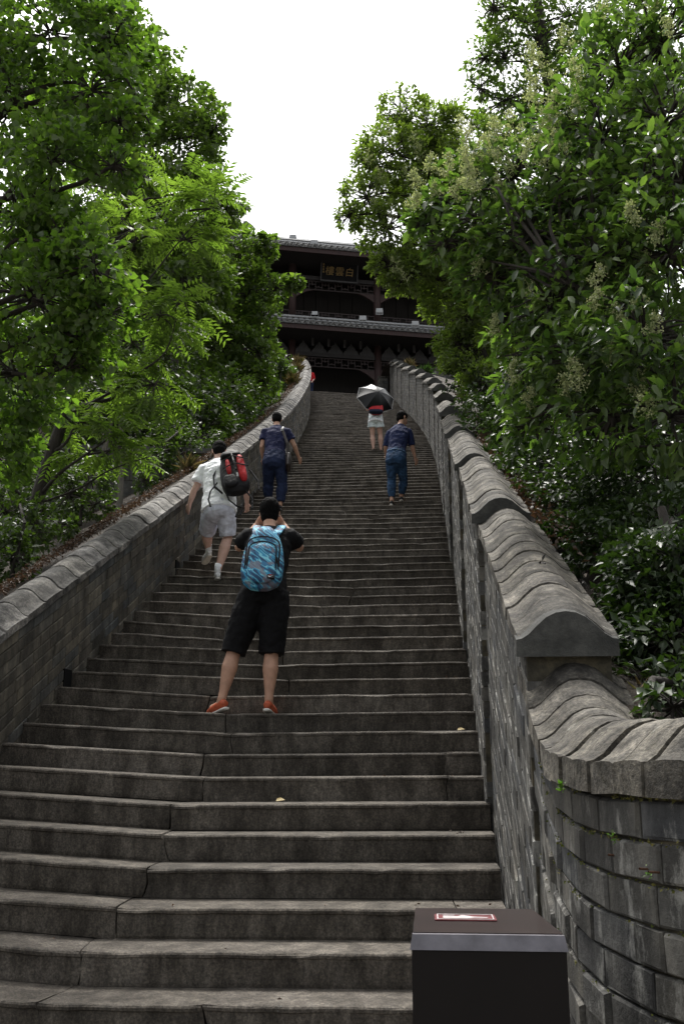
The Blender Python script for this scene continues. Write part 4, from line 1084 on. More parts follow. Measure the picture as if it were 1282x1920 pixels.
# moss in the joints of the near wall, under the coping
mr = np.random.default_rng(78); A0 = secs[0]; P = []
for q in range(900):
    s_ = mr.uniform(A0.L * .35, A0.L * .95); p, n_, _ = A0.at(s_)
    row = mr.choice([.083, .088 + .098, .088 + .196, .088 + .294, .088 + .49], p=[.55, .2, .12, .08, .05])
    if vnoise(s_ * 5, row * 9, 4) < .45: continue
    P.append((p[0] - n_[0] * .002, p[1] - n_[1] * .002, p[2] - row - mr.uniform(-.004, .006)))
P = np.array(P); m = len(P)
V, F, idx = leaf_arrays(P, rdir(m, mr), rdir(m, mr), mr.uniform(.006, .014, m), .008)
o = part('moss', V, F, M['moss'], right_wall, rnd=mr.random(m)[idx]); o['kind'] = 'stuff'
# two yellow leaves on the steps
for (px, py, k, lab) in ((857, 1369, 7, 'yellow fallen leaf on a step near the right wall'), (517, 1507, 4, 'yellow fallen leaf on a step in the middle')):
    p = W(px, py, yk(k) + .06); p.z = zk(k) + .02
    V, F, idx = leaf_arrays(np.array([p]), np.array([[1, .1, .25]]), np.array([[.1, -.5, 1]]), .06, .045, fine=True)
    o = link('fallen_leaf', mesh_of('fallen_leaf', V - np.array(p), F, rnd=[.5] * len(F)), None, M['yellow_leaf']); o.location = p
    tag(o, lab, 'leaf', 'yellow leaves on the steps')
# ------------------------------------------------------------------ people
def cloth(name, c, rough=.85, wr=.35, scale=14, var=.2):
    t = NT(name); v = t.coord('Object')
    n = t.noise(v, scale, 3, .5, .6); w = t.noise(v, 260, 2, .5)
    col = t.mix(1.0, (*c, 1), t.ramp(n, [(.3, (1 - var,) * 3), (.7, (1 + var,) * 3)]), 'MULTIPLY')
    t.set(Base_Color=col, Roughness=rough)
    t.b.inputs['Specular IOR Level'].default_value = .2
    t.b.inputs['Sheen Weight'].default_value = .0
    t.bump(t.math('ADD', n, t.math('MULTIPLY', w, .12)), wr, .03); M[name] = t.m
    return t
cloth('cloth_black', (.0045, .0045, .0055)); cloth('cloth_white', (.86, .88, .92), wr=.5, var=.05); cloth('cloth_shorts_white', (.60, .62, .72), wr=.5)
cloth('cloth_navy', (.013, .016, .050), wr=.5); cloth('cloth_navy_shirt', (.013, .020, .062), wr=.5); cloth('cloth_navy_pants', (.014, .022, .055), wr=.5)
cloth('denim', (.020, .048, .10), wr=.5, scale=9, var=.5); cloth('denim_pale', (.60, .68, .70), wr=.4); cloth('cloth_red', (.45, .015, .02)); cloth('cloth_jeans_blue', (.035, .065, .16), wr=.5, var=.4)
cloth('pack_black', (.012, .012, .014), rough=.6); cloth('pack_red', (.42, .02, .025), rough=.6); cloth('pack_navy', (.012, .016, .035))
plain('skin', (.46, .27, .19), .55, .35, bump=.1, scale=25, var=.12)
plain('skin_pale', (.58, .37, .30), .55, .35, bump=.1, scale=25, var=.10)
t = NT('hair'); n_ = t.noise(t.coord('Object', (1, 1, .25)), 130, 3, .6)
t.set(Base_Color=t.ramp(n_, [(.3, (.002, .002, .0025)), (.7, (.009, .008, .0075))]), Roughness=.8); t.b.inputs['Specular IOR Level'].default_value = .06; t.bump(n_, .9, .01); M['hair'] = t.m
plain('shoe_orange', (.42, .085, .035), .6); plain('shoe_white', (.68, .69, .70), .55, var=.1); plain('shoe_black', (.012, .012, .013), .6); plain('sole_white', (.62, .60, .56), .7); plain('sole_grey', (.2, .2, .2), .8)
plain('leather', (.02, .014, .011), .45)
t = NT('pack_pattern')                     # brush-stroke print in blues with grey pink
v = t.coord('Object'); m0 = t.new('ShaderNodeMapping'); m0.inputs['Rotation'].default_value = (0, math.radians(-40), 0); t.l.new(v, m0.inputs['Vector'])
mp = t.new('ShaderNodeMapping'); mp.inputs['Scale'].default_value = (5, 7, 27)
t.l.new(m0.outputs[0], mp.inputs['Vector'])
n1 = t.noise(mp.outputs[0], 1.0, 2, .5, .5); n2 = t.noise(v, 9, 2, .5)
c1 = t.ramp(n1, [(.0, (.008, .035, .085)), (.38, (.012, .065, .15)), (.45, (.025, .24, .42)), (.51, (.18, .50, .62)), (.555, (.02, .14, .28)), (.63, (.01, .05, .12))], 'CONSTANT')
c2 = t.mix(t.ramp(n2, [(.56, (0, 0, 0)), (.60, (.75, .75, .75))]), c1, (.15, .125, .145, 1))
t.set(Base_Color=c2, Roughness=.7); M['pack_pattern'] = t.m

def fuse(mb, voxel, smooth=4, disp=0.0, dscale=.12, root=None):
    """union of overlapping closed shapes into one continuous skin"""
    me = bpy.data.meshes.new('tmp'); me.from_pydata([tuple(v) for v in mb.v], [], mb.f); me.update()
    o = bpy.data.objects.new('tmp', me); COL.objects.link(o)
    md = o.modifiers.new('r', 'REMESH'); md.mode = 'VOXEL'; md.voxel_size = voxel; md.use_smooth_shade = True
    sm = o.modifiers.new('s', 'SMOOTH'); sm.factor = .5; sm.iterations = smooth
    if disp:
        tx = bpy.data.textures.new('wr', 'CLOUDS'); tx.noise_scale = dscale; tx.noise_depth = 2
        dm = o.modifiers.new('d', 'DISPLACE'); dm.texture = tx; dm.strength = disp; dm.mid_level = .5; dm.texture_coords = 'LOCAL'
    dg = bpy.context.evaluated_depsgraph_get(); dg.update()
    r = bpy.data.meshes.new_from_object(o.evaluated_get(dg))
    bpy.data.objects.remove(o); bpy.data.meshes.remove(me)
    V = np.empty(len(r.vertices) * 3); r.vertices.foreach_get('co', V)
    F = [tuple(p.vertices) for p in r.polygons]; bpy.data.meshes.remove(r)
    return V.reshape(-1, 3), F
def fused(name, mb, mat, root, parent=None, voxel=.012, smooth=4, disp=0.0, dscale=.12):
    V, F = fuse(mb, voxel, smooth, disp, dscale)
    return part(name, V, F, M[mat], root, parent, smooth=True)
def lerp(a, b, f): return a + (b - a) * f
def hand_shapes(mb, wrist, dirv, palm_n, s=1.0, curl=.5, thumb_side=None):
    """palm with five separate curled fingers and a thumb leaving the side of the palm"""
    d = Vector(dirv).normalized(); n = Vector(palm_n); n = (n - d * n.dot(d)).normalized(); side = d.cross(n)
    if thumb_side is not None and side.dot(Vector(thumb_side)) < 0: side = -side
    wrist = Vector(wrist)
    mb.tube([wrist - d * .01 * s, wrist + d * .03 * s, wrist + d * .085 * s], [(.026 * s, .019 * s), (.036 * s, .017 * s), (.040 * s, .014 * s)], 10, side=side)
    for i, (off, L) in enumerate(((.030, .068), (.010, .078), (-.010, .074), (-.029, .058))):
        p = wrist + d * .08 * s + side * off * s
        q1 = p + (d * math.cos(curl * .5) + n * math.sin(curl * .5)).normalized() * L * .45 * s
        q2 = q1 + (d * math.cos(curl * 1.4) + n * math.sin(curl * 1.4)).normalized() * L * .32 * s
        q3 = q2 + (d * math.cos(curl * 2.2) + n * math.sin(curl * 2.2)).normalized() * L * .23 * s
        mb.tube([p - d * .015 * s, p, q1, q2, q3], [.0095 * s, .0092 * s, .0085 * s, .0078 * s, .0062 * s], 8)
    p = wrist + d * .025 * s + side * .028 * s
    q1 = p + (d * .6 + side * .7 + n * .25).normalized() * .036 * s; q2 = q1 + (d * .9 + side * .25 + n * .35).normalized() * .028 * s
    mb.tube([p - side * .01 * s, p, q1, q2], [.012 * s, .0125 * s, .0105 * s, .0075 * s], 8)
def head_shapes(mb, c, face, up, s=1.0):
    """skull, jaw, nose, brow, ears"""
    f = Vector(face).normalized(); u = Vector(up); u = (u - f * u.dot(f)).normalized(); r = f.cross(u)
    c = Vector(c)
    mb.ball(c + u * .025 * s - f * .008 * s, (.076 * s, .096 * s, .098 * s), 16, 12, (r, f, u))
    mb.ball(c - u * .045 * s + f * .028 * s, (.058 * s, .062 * s, .070 * s), 14, 10, (r, f, u))
    mb.ball(c - u * .105 * s + f * .062 * s, (.024 * s, .020 * s, .018 * s), 10, 8, (r, f, u))
    mb.tube([c + u * .015 * s + f * .088 * s, c - u * .018 * s + f * .104 * s, c - u * .034 * s + f * .100 * s], [.008 * s, .012 * s, .013 * s], 8)
    mb.tube([c + r * -.045 * s + u * .028 * s + f * .077 * s, c + u * .03 * s + f * .09 * s, c + r * .045 * s + u * .028 * s + f * .077 * s], [.008 * s, .010 * s, .008 * s], 8)
    mb.tube([c - u * .068 * s + f * .088 * s - r * .02 * s, c - u * .066 * s + f * .096 * s, c - u * .068 * s + f * .088 * s + r * .02 * s], [.006 * s, .009 * s, .006 * s], 8)
    for q in (-1, 1):
        mb.ball(c + r * q * .080 * s - u * .008 * s - f * .008 * s, (.012 * s, .020 * s, .033 * s), 10, 8, ((r + f * -.5 * q).normalized(), f, u))
def person(name, label, J, scale=1.0, top_loose=0.0, leg_lo=.022, skin='skin', face=(0, 1, 0), headup=(0, 0, 1), hair='short', top=None, bottom=None, shoes=None, sleeve=.55, legcov=.5, top_drop=.10, loose=.0, hem=0.0, hands=None, group='visitors climbing the steps', voxel=.011):
    """J: joint name -> world Vector. The body is one skin; clothes, hair and shoes are its children"""
    s = scale
    base = (J['anL'] + J['anR']) / 2; base = Vector((base.x, base.y, min(J['anL'].z, J['anR'].z) - .085 * s))
    root = empty(name, base, label, 'person', group)
    side = (J['shR'] - J['shL']).normalized()
    neck, pel = J['neck'], J['pelvis']; ax = (neck - pel); tl = ax.length; ax = ax.normalized()
    hip_side = (J['hipR'] - J['hipL']).normalized()
    def T(f): return lerp(pel, neck, f)
    sw = (J['shR'] - J['shL']).length / 2
    body = MB()
    body.tube([T(-.20), T(-.08), T(.10), T(.28), T(.48), T(.70), T(.88), T(.98), T(1.04)], [(.10 * s, .07 * s), (.155 * s, .105 * s), (.160 * s, .110 * s), (.138 * s, .098 * s), (.150 * s, .108 * s), (.168 * s, .112 * s), (sw * .86, .085 * s), (.085 * s, .065 * s), (.058 * s, .055 * s)], 18, side=side)
    hc = J['head']
    body.tube([T(.90), neck, lerp(neck, hc, .55), lerp(neck, hc, .9)], [.06 * s, .056 * s, .054 * s, .06 * s], 12)
    head_shapes(body, hc, face, headup, s)
    for q in 'LR':
        sh, el, wr = J['sh' + q], J['el' + q], J['wr' + q]
        body.tube([lerp(T(.9), sh, .5), sh, lerp(sh, el, .35), lerp(sh, el, .7), el, lerp(el, wr, .3), lerp(el, wr, .7), wr], [.055 * s, .056 * s, .050 * s, .044 * s, .038 * s, .040 * s, .031 * s, .025 * s], 12)
        hd = (hands or {}).get(q, ((wr - el).normalized(), Vector((0, 1, 0)) + side * (.6 if q == 'L' else -.6)))
        hand_shapes(body, wr, hd[0], hd[1], s, curl=.55, thumb_side=(Vector((0, 1, .2))))
        hp, kn, an = J['hip' + q], J['kn' + q], J['an' + q]
        back = Vector((0, -1, 0)); lf = .82 if legcov > .9 else 1.0
        cal = lerp(kn, an, .32) + back * .016 * s
        body.tube([hp + Vector((0, 0, .05 * s)), hp, lerp(hp, kn, .4), lerp(hp, kn, .8), kn, lerp(kn, an, .15) + back * .008 * s, cal, lerp(kn, an, .6) + back * .006 * s, lerp(kn, an, .85), an], [.085 * s, .088 * s, .080 * s, .062 * s, .057 * s * lf, .059 * s * lf, .065 * s * lf, .050 * s * lf, .036 * s, .036 * s], 14)
        toe = J['toe' + q]
        body.tube([an, lerp(an, toe, .2) - Vector((0, 0, .03 * s)), toe], [.036 * s, .035 * s, .025 * s], 10)
    b = fused('body', body, skin, root, voxel=voxel, smooth=3)
    # eyes and mouth
    f = Vector(face).normalized(); u = Vector(headup); u = (u - f * u.dot(f)).normalized(); r = f.cross(u)
    for q in (-1, 1):
        MB().ball(hc + r * q * .031 * s + u * .012 * s + f * .080 * s, (.013 * s, .008 * s, .007 * s), 8, 6, (r, f, u)).build('eye', M['shoe_black'], root, b, True)
    MB().ball(hc - u * .067 * s + f * .097 * s, (.021 * s, .006 * s, .005 * s), 8, 6, (r, f, u)).build('mouth', M['cloth_red'], root, b, True)
    # hair
    hm = MB()
    hm.ball(hc + u * .036 * s - f * .020 * s, (.088 * s, .099 * s, .104 * s), 16, 12, (r, f, u))
    hm.ball(hc - u * .020 * s - f * .044 * s, (.078 * s, .070 * s, .078 * s), 14, 10, (r, f, u))
    for q in (-1, 1): hm.ball(hc + r * q * .062 * s + u * .035 * s + f * .01 * s, (.024 * s, .06 * s, .06 * s), 10, 8, (r, f, u))
    if hair == 'long': hm.tube([hc - f * .05 * s, hc - f * .09 * s - u * .12 * s, hc - f * .09 * s - u * .26 * s], [.075 * s, .06 * s, .03 * s], 12, side=r)
    fused('hair', hm, 'hair', root, b, voxel=.009, smooth=2, disp=.012, dscale=.03)
    # clothes
    if bottom:
        mb = MB(); lo = leg_lo + max(loose, .004)
        mb.tube([T(.20), T(.10), T(-.06), T(-.18), T(-.24)], [(.168 * s + loose, .124 * s + loose), (.174 * s + loose, .132 * s + loose), (.182 * s + loose, .142 * s + loose), (.165 * s, .130 * s), (.10 * s, .08 * s)], 20, side=hip_side)
        for q in 'LR':
            hp, kn, an = J['hip' + q], J['kn' + q], J['an' + q]
            pts = [hp + Vector((0, 0, .04)), hp, lerp(hp, kn, .3), lerp(hp, kn, .65), kn, lerp(kn, an, .3), lerp(kn, an, .6), lerp(kn, an, .9)]
            rd = [.092 * s + lo * .5, .098 * s + lo * .7, .092 * s + lo, .080 * s + lo, .066 * s + lo, .076 * s + lo * .8, .062 * s + lo * .8, .048 * s + lo * .8]
            tot = 8 * legcov; n = max(3, int(math.floor(tot)))
            pp, rr = pts[:n], rd[:n]
            if n < 8:
                fr = tot - n; pp = pp + [lerp(pts[n - 1], pts[n], max(fr, .05))]; rr = rr + [lerp(rd[n - 1], rd[n], fr) + hem]
            mb.tube(pp, rr, 16)
        fused('shorts' if legcov < .72 else 'trousers', mb, bottom, root, voxel=.011, smooth=2, disp=.024, dscale=.07)
    if top:
        mb = MB(); e = .016 + loose * .9 + top_loose
        mb.tube([T(-top_drop * 1.6), T(-top_drop), T(.10), T(.30), T(.50), T(.70), T(.86), T(.97), T(1.01)], [(.165 * s + e, .118 * s + e), (.164 * s + e, .116 * s + e), (.160 * s + e, .112 * s + e), (.146 * s + e, .104 * s + e), (.156 * s + e, .112 * s + e), (.170 * s + e, .116 * s + e), (sw * .88 + e, .090 * s + e), (.095 * s + e * .6, .074 * s + e * .5), (.074 * s, .068 * s)], 20, side=side)
        for q in 'LR':
            sh, el, wr = J['sh' + q], J['el' + q], J['wr' + q]
            pts = [lerp(T(.86), sh, .4), sh, lerp(sh, el, .4), lerp(sh, el, .75), el, lerp(el, wr, .4)]
            rd = [.058 * s + e, .056 * s + e, .052 * s + e, .050 * s + e, .045 * s + e, .038 * s + e]
            tot = 2 + sleeve * 3; n = int(math.floor(tot)); fr = tot - n
            pp, rr = pts[:n], rd[:n]
            if n < 6 and fr > .03: pp = pp + [lerp(pts[n - 1], pts[n], fr)]; rr = rr + [lerp(rd[n - 1], rd[n], fr) + .004]
            mb.tube(pp, rr, 14)
        fused('shirt', mb, top, root, voxel=.011, smooth=2, disp=.026, dscale=.075)
    if shoes:
        for q in 'LR':
            an, toe = J['an' + q], J['toe' + q]
            fd = (toe - an); fd.z *= .5; fd.normalize(); dn = (toe - an) - fd * (toe - an).dot(fd)
            sl = (fd.cross(Vector((0, 0, 1)))).normalized(); upf = sl.cross(fd)
            heel = an - fd * .045 * s - upf * .055 * s
            def S(a, c_): return heel + fd * a * s + upf * c_ * s
            mb = MB()
            mb.tube([S(-.012, .012), S(.02, .018), S(.08, .014), S(.16, .006), S(.225, -.002), S(.245, -.004)], [(.024 * s, .020 * s), (.034 * s, .040 * s), (.038 * s, .040 * s), (.044 * s, .032 * s), (.036 * s, .024 * s), (.016 * s, .012 * s)], 14, side=sl)
            if shoes[2]: mb.tube([S(.035, .0), S(.038, .045)], [(.036 * s, .040 * s), (.036 * s, .040 * s)], 14, side=sl)
            sh_ = fused('shoe', mb, shoes[0], root, voxel=.008, smooth=3)
            mb = MB()
            mb.tube([S(-.018, -.026), S(.02, -.028), S(.08, -.030), S(.16, -.034), S(.228, -.036), S(.25, -.034)], [(.026 * s, .013 * s), (.038 * s, .014 * s), (.040 * s, .013 * s), (.047 * s, .013 * s), (.039 * s, .012 * s), (.016 * s, .010 * s)], 14, side=sl)
            fused('sole', mb, shoes[1], root, sh_, voxel=.007, smooth=2)
            if shoes[3]:
                MB().tube([S(.033, .03), S(.033, .11), lerp(S(.033, .11), J['kn' + q], .10)], [.038 * s, .036 * s, .043 * s], 14).build('sock', M['cloth_white'], root, b, True)
    return root, T, side
def JJ(d, Y):
    """joints from photo pixels: value (px, py) or (px, py, dY)"""
    return {k: W(v[0], v[1], Y + (v[2] if len(v) > 2 else 0)) for k, v in d.items()}
def pack_shell(mb, c, r, f, u, w, d, h, taper=.78, sq=3.2):
    """rounded box standing on c (bottom centre, against the back), f points away from the back"""
    n, m = 24, 13; vs = []; fs = []
    for i in range(m):
        q = i / (m - 1); e = max(1 - abs(2 * q - 1) ** 5, 0) ** .4
        tp = 1 - (1 - taper) * max(0, (q - .4) / .6) ** 1.6
        a_, b_ = w * .5 * max(e, .45) * tp, d * .5 * max(e, .4) * (1.06 - .3 * q)
        o = c + u * h * q + f * d * .5
        for j in range(n):
            t_ = 2 * math.pi * j / n; cx, sx = math.cos(t_), math.sin(t_)
            vs.append(o + r * (a_ * math.copysign(abs(cx) ** (2 / sq), cx)) + f * (b_ * math.copysign(abs(sx) ** (2 / sq), sx)))
    for i in range(m - 1):
        for j in range(n): fs.append((i * n + j, i * n + (j + 1) % n, (i + 1) * n + (j + 1) % n, (i + 1) * n + j))
    fs.append(tuple(range(n - 1, -1, -1))); fs.append(tuple((m - 1) * n + j for j in range(n)))
    mb.add(vs, fs)

# ---- the photographer in black
Y1 = 8.11
J = JJ(dict(head=(506, 962, .28), neck=(505, 993, .20), pelvis=(494, 1108, .0), shL=(464, 1008, .18), shR=(546, 1008, .18), elL=(447, 1028, .30), elR=(562, 1028, .30), wrL=(482, 983, .44), wrR=(531, 983, .44),
            hipL=(474, 1118, 0), hipR=(516, 1118, 0), knL=(438, 1224, .02), knR=(509, 1226, .02), anL=(416, 1305, -.02), anR=(504, 1308, -.02), toeL=(396, 1325, .10), toeR=(512, 1325, .12)), Y1)
J['anL'].z = zk(8) + .115; J['anR'].z = zk(8) + .105; J['toeL'].z = J['toeR'].z = zk(8) + .055
hands1 = {'L': (Vector((.55, .1, .85)), Vector((.6, -.3, 0))), 'R': (Vector((-.55, .1, .85)), Vector((-.6, -.3, 0)))}
p1, T1, S1 = person('person', 'person in black shirt and shorts with orange shoes, hands raised to the face', J, 1.02, face=(0, 1, .22), headup=(0, -.2, 1), top='cloth_black', bottom='cloth_black', shoes=('shoe_orange', 'sole_white', False, False), sleeve=.50, legcov=.625, top_drop=.06, loose=.012, hem=.010, hands=hands1, group='visitors on the steps')
# blue pack
def axes_for(T, side):
    u = (T(1) - T(0)).normalized(); r = (side - u * side.dot(u)).normalized(); f = r.cross(u)      # f = away from the chest
    if f.y > 0: f = -f
    return r, f, u
r, f, u = axes_for(T1, S1)
bp = T1(-.20) + f * .15
e = empty('backpack', bp, 'blue brush patterned backpack on the back of the photographer in black', 'backpack')
mb = MB(); pack_shell(mb, bp, r, f, u, .345, .17, .59, .52); bd = fused('pack_body', mb, 'pack_pattern', e, voxel=.011, smooth=3)
mb = MB(); pack_shell(mb, bp + f * .115 + u * .02, r, f, u, .245, .085, .37, .7); fp = fused('front_pocket', mb, 'pack_pattern', e, voxel=.011, smooth=3)
def arcline(c, w, h, out, n=14, rise=1.0):
    return [c + r * (w * .5 * math.cos(math.pi * i / n) * -1) + u * (h * math.sin(math.pi * i / n) ** .6) + f * (out[i] if isinstance(out, list) else out) for i in range(n + 1)]
for (cw, w, h, z0, out) in ((0, .225, .10, .285, .195), (0, .27, .12, .33, .168)):
    pts = [bp + r * (-w / 2) + u * (z0 - .15) + f * (out - .02)] + arcline(bp + u * z0, w, h, out) + [bp + r * (w / 2) + u * (z0 - .15) + f * (out - .02)]
    MB().tube(pts, .0065, 6).build('zip', M['pack_black'], e, fp)
for sgn in (-1, 1):
    MB().tube([bp + r * sgn * .145 + u * .10 + f * .13, bp + r * sgn * .13 + u * .2 + f * .16, bp + r * sgn * .115 + u * .26 + f * .165], .006, 6).build('seam', M['pack_black'], e, bd)
    top_ = bp + u * .53 + r * sgn * .075 + f * .06
    sh = lerp(T1(.93), J['shR'] if sgn > 0 else J['shL'], .55)
    mb = MB(); pts = [top_ + f * .01, lerp(top_, sh, .5) + f * .03 + u * .03, sh + u * .085 + f * .02, sh + u * .075 - f * .07, sh - u * .05 - f * .14, sh - u * .25 - f * .13]
    mb.tube(pts, [(.040, .010)] * 6, 10, side=r); mb.build('shoulder_strap', M['pack_pattern'], e, smooth=True)
MB().tube([bp + u * .535 - r * .03 + f * .03, bp + u * .575 + f * .03, bp + u * .535 + r * .03 + f * .03], .009, 6).build('grab_handle', M['pack_black'], e)
lc = bp + r * .085 + u * .065 + f * .197
lb = part('label_patch', [lc + r * a + u * b + f * c_ for (a, b, c_) in ((-.03, -.018, .003), (.03, -.018, .003), (.03, .018, -.002), (-.03, .018, -.002), (-.03, -.018, -.03), (.03, -.018, -.03), (.03, .018, -.03), (-.03, .018, -.03))], [(0, 1, 2, 3), (0, 4, 5, 1), (1, 5, 6, 2), (2, 6, 7, 3), (3, 7, 4, 0)], M['pack_black'], e)
sw_ = [(-.022, -.001), (-.016, -.010), (-.006, -.011), (.022, .006), (-.004, -.004), (-.012, -.004), (-.016, .001)]
part('swoosh_mark', [lc + r * a + u * b + f * (.0045 - .03 * b) for (a, b) in sw_], [tuple(range(7))], M['shoe_white'], e, lb)
part('word_mark', [lc + r * a + u * b + f * (.0045 - .03 * b) for (a, b) in ((-.012, .007), (.004, .007), (.004, .012), (-.012, .012))], [(0, 1, 2, 3)], M['cloth_red'], e, lb)

# ---- man in white with the red and black pack
Y2 = 11.85
J = JJ(dict(head=(411, 846, .42), neck=(414, 866, .32), pelvis=(411, 952, .0), shL=(384, 884, .28), shR=(442, 884, .28), elL=(364, 920, .25), elR=(462, 920, .3), wrL=(356, 945, .33), wrR=(463, 944, .42),
            hipL=(397, 960, .02), hipR=(424, 960, 0), knL=(388, 1000, .30), knR=(427, 1008, .1), anL=(391, 1031, .34), anR=(408, 1064, -.02), toeL=(383, 1044, .52), toeR=(404, 1078, .16)), Y2)
J['anR'].z = zk(19) + .11; J['toeR'].z = zk(19) + .055
J['anL'].z = zk(21) + .14; J['toeL'].z = zk(21) + .06
p2, T2, S2 = person('person', 'person in white shirt and white shorts climbing beside the left parapet', J, 1.06, skin='skin_pale', face=(-.1, .9, -.5), headup=(0, .45, .9), top='cloth_white', bottom='cloth_shorts_white', shoes=('shoe_white', 'sole_white', True, True), sleeve=.55, legcov=.60, top_drop=.06, loose=.012, top_loose=.018, leg_lo=.012, hem=.010, group='visitors on the steps')
r, f, u = axes_for(T2, S2)
bp = T2(.0) + f * .14 + r * .25 + u * .0
e = empty('backpack', bp, 'large red and black hiking backpack slung on the white shirted person', 'backpack')
ut = (u * .97 - r * .16).normalized(); rt = (r * .97 + u * .16).normalized()
mb = MB(); pack_shell(mb, bp, rt, f, ut, .35, .22, .62, .75); bd = fused('pack_body', mb, 'pack_black', e, voxel=.011, smooth=2)
mb = MB(); pack_shell(mb, bp + f * .155 + ut * .10 + rt * .10, rt, f, ut, .10, .10, .44, .8); fused('red_side_panel', mb, 'pack_red', e, voxel=.010, smooth=2)
mb = MB(); pack_shell(mb, bp + f * .17 + ut * .24 - rt * .055, rt, f, ut, .06, .07, .26, .8); fused('red_front_panel', mb, 'pack_red', e, voxel=.010, smooth=2)
mb = MB(); pack_shell(mb, bp + f * .15 + ut * .04 - rt * .06, rt, f, ut, .17, .10, .20, .9); fused('lower_pocket', mb, 'pack_black', e, voxel=.010, smooth=2)
mb = MB(); pack_shell(mb, bp + f * .02 + ut * .53, rt, f, ut, .27, .22, .12, .8); fused('top_lid', mb, 'pack_black', e, voxel=.010, smooth=2)
MB().tube([bp + ut * .24 + rt * .025 + f * .285, bp + ut * .4 + rt * .02 + f * .27, bp + ut * .60 + rt * .01 + f * .22], .013, 6).build('compression_strap', M['pack_black'], e, bd)
for zz in (.33, .45):
    MB().tube([bp + ut * zz - rt * .12 + f * .24, bp + ut * (zz + .01) + rt * .02 + f * .30, bp + ut * zz + rt * .19 + f * .22], .008, 6).build('lash_strap', M['pack_black'], e, bd)
MB().tube([bp + ut * .10 + rt * .03 + f * .31, bp + ut * .16 + rt * .03 + f * .31], .012, 6).build('badge', M['metal_white'], e, bd)
MB().tube([bp + ut * .56 - rt * .10, bp + ut * .60 - rt * .17 - f * .03, bp + ut * .42 - rt * .25 + f * .02, bp + ut * .25 - rt * .26 + f * .02, bp + ut * .12 - rt * .18 + f * .02], [(.03, .01)] * 5, 8, side=f).build('shoulder_strap', M['pack_black'], e)
for pts in ([(-.22, .22), (-.32, .10), (-.36, -.02), (-.35, -.14)], [(-.14, .04), (-.12, -.08), (-.04, -.20), (.02, -.24), (-.02, -.34)], [(.10, .02), (.16, -.12), (.13, -.28)], [(-.02, -.24), (-.08, -.36)], [(.20, .35), (.27, .15), (.26, .0)]):
    MB().tube([bp + rt * a + ut * b_ + f * .12 for (a, b_) in pts], .011, 6).build('loose_webbing', M['pack_black'], e)

# ---- man in navy with shoulder bag
Y3 = 15.95
J = JJ(dict(head=(519, 787, .40), neck=(519, 801, .30), pelvis=(514, 864, 0), shL=(497, 811, .25), shR=(539, 811, .25), elL=(491, 838, .2), elR=(552, 836, .25), wrL=(493, 862, .35), wrR=(560, 857, .38),
            hipL=(505, 870, .0), hipR=(525, 870, 0), knL=(503, 908, .18), knR=(529, 908, .05), anL=(502, 944, .22), anR=(525, 950, -.02), toeL=(500, 948, .42), toeR=(525, 957, .2)), Y3)
J['anR'].z = zk(31) + .11; J['toeR'].z = zk(31) + .05; J['anL'].z = zk(32) + .11; J['toeL'].z = zk(32) + .05
p3, T3, S3 = person('person', 'person in navy t-shirt with a dark shoulder bag beside the left parapet', J, 1.02, face=(-.05, .95, -.35), headup=(0, .35, .93), top='cloth_navy', bottom='cloth_navy_pants', shoes=('shoe_black', 'sole_grey', False, False), sleeve=.50, legcov=.97, top_drop=.05, loose=.012, leg_lo=.008, group='visitors on the steps')
r, f, u = axes_for(T3, S3)
bc = T3(-.05) + r * .245 + f * .02
e = empty('shoulder_bag', bc - u * .18, 'dark leather shoulder bag hanging at the hip of the navy dressed person', 'bag')
mb = MB(); mb.tube([bc - u * .17, bc - u * .14, bc, bc + u * .12, bc + u * .14], [(.02, .07), (.045, .12), (.05, .125), (.045, .115), (.02, .09)], 14, side=r); fused('bag_body', mb, 'leather', e, voxel=.012, smooth=2)
sh = lerp(T3(.93), J['shR'], .55)
MB().tube([bc + u * .12, lerp(bc, sh, .5) + f * .10 + r * .03, sh + f * .13 - u * .06, sh + u * .085 + f * .02, sh + u * .05 - f * .09, sh - u * .2 - f * .13, bc + u * .12 - f * .09], [(.022, .005)] * 7, 8, side=r).build('strap', M['leather'], e)
MB().tube([sh + f * .135 - u * .10 - r * .02, sh + f * .135 - u * .10 + r * .02], .008, 6).build('buckle', M['metal_grey'], e)

# ---- man in navy shirt and jeans at the right
Y4 = 16.3
J = JJ(dict(head=(754, 784, .42), neck=(750, 799, .32), pelvis=(742, 858, 0), shL=(730, 812, .25), shR=(767, 810, .28), elL=(723, 838, .25), elR=(772, 836, .28), wrL=(724, 856, .45), wrR=(778, 858, .36),
            hipL=(734, 864, .0), hipR=(751, 864, 0), knL=(734, 902, .10), knR=(756, 901, .18), anL=(734, 936, -.02), anR=(752, 934, .25), toeL=(738, 946, .2), toeR=(752, 941, .45)), Y4)
J['anL'].z = zk(32) + .12; J['toeL'].z = zk(32) + .05; J['anR'].z = zk(33) + .11; J['toeR'].z = zk(33) + .05
p4, T4, S4 = person('person', 'person in navy shirt and blue jeans near the right wall, looking right', J, 1.0, face=(.80, .55, -.18), headup=(.1, .25, .95), top='cloth_navy_shirt', bottom='denim', shoes=('shoe_black', 'sole_white', False, False), sleeve=.98, legcov=.97, top_drop=.02, loose=-.004, leg_lo=.002, group='visitors on the steps')

r, f, u = axes_for(T4, S4)
q = T4(.10); MB().tube([q - u * .012, q + u * .022], [(.176, .134), (.176, .134)], 24, side=S4).build('belt', M['denim'], p4, smooth=True)

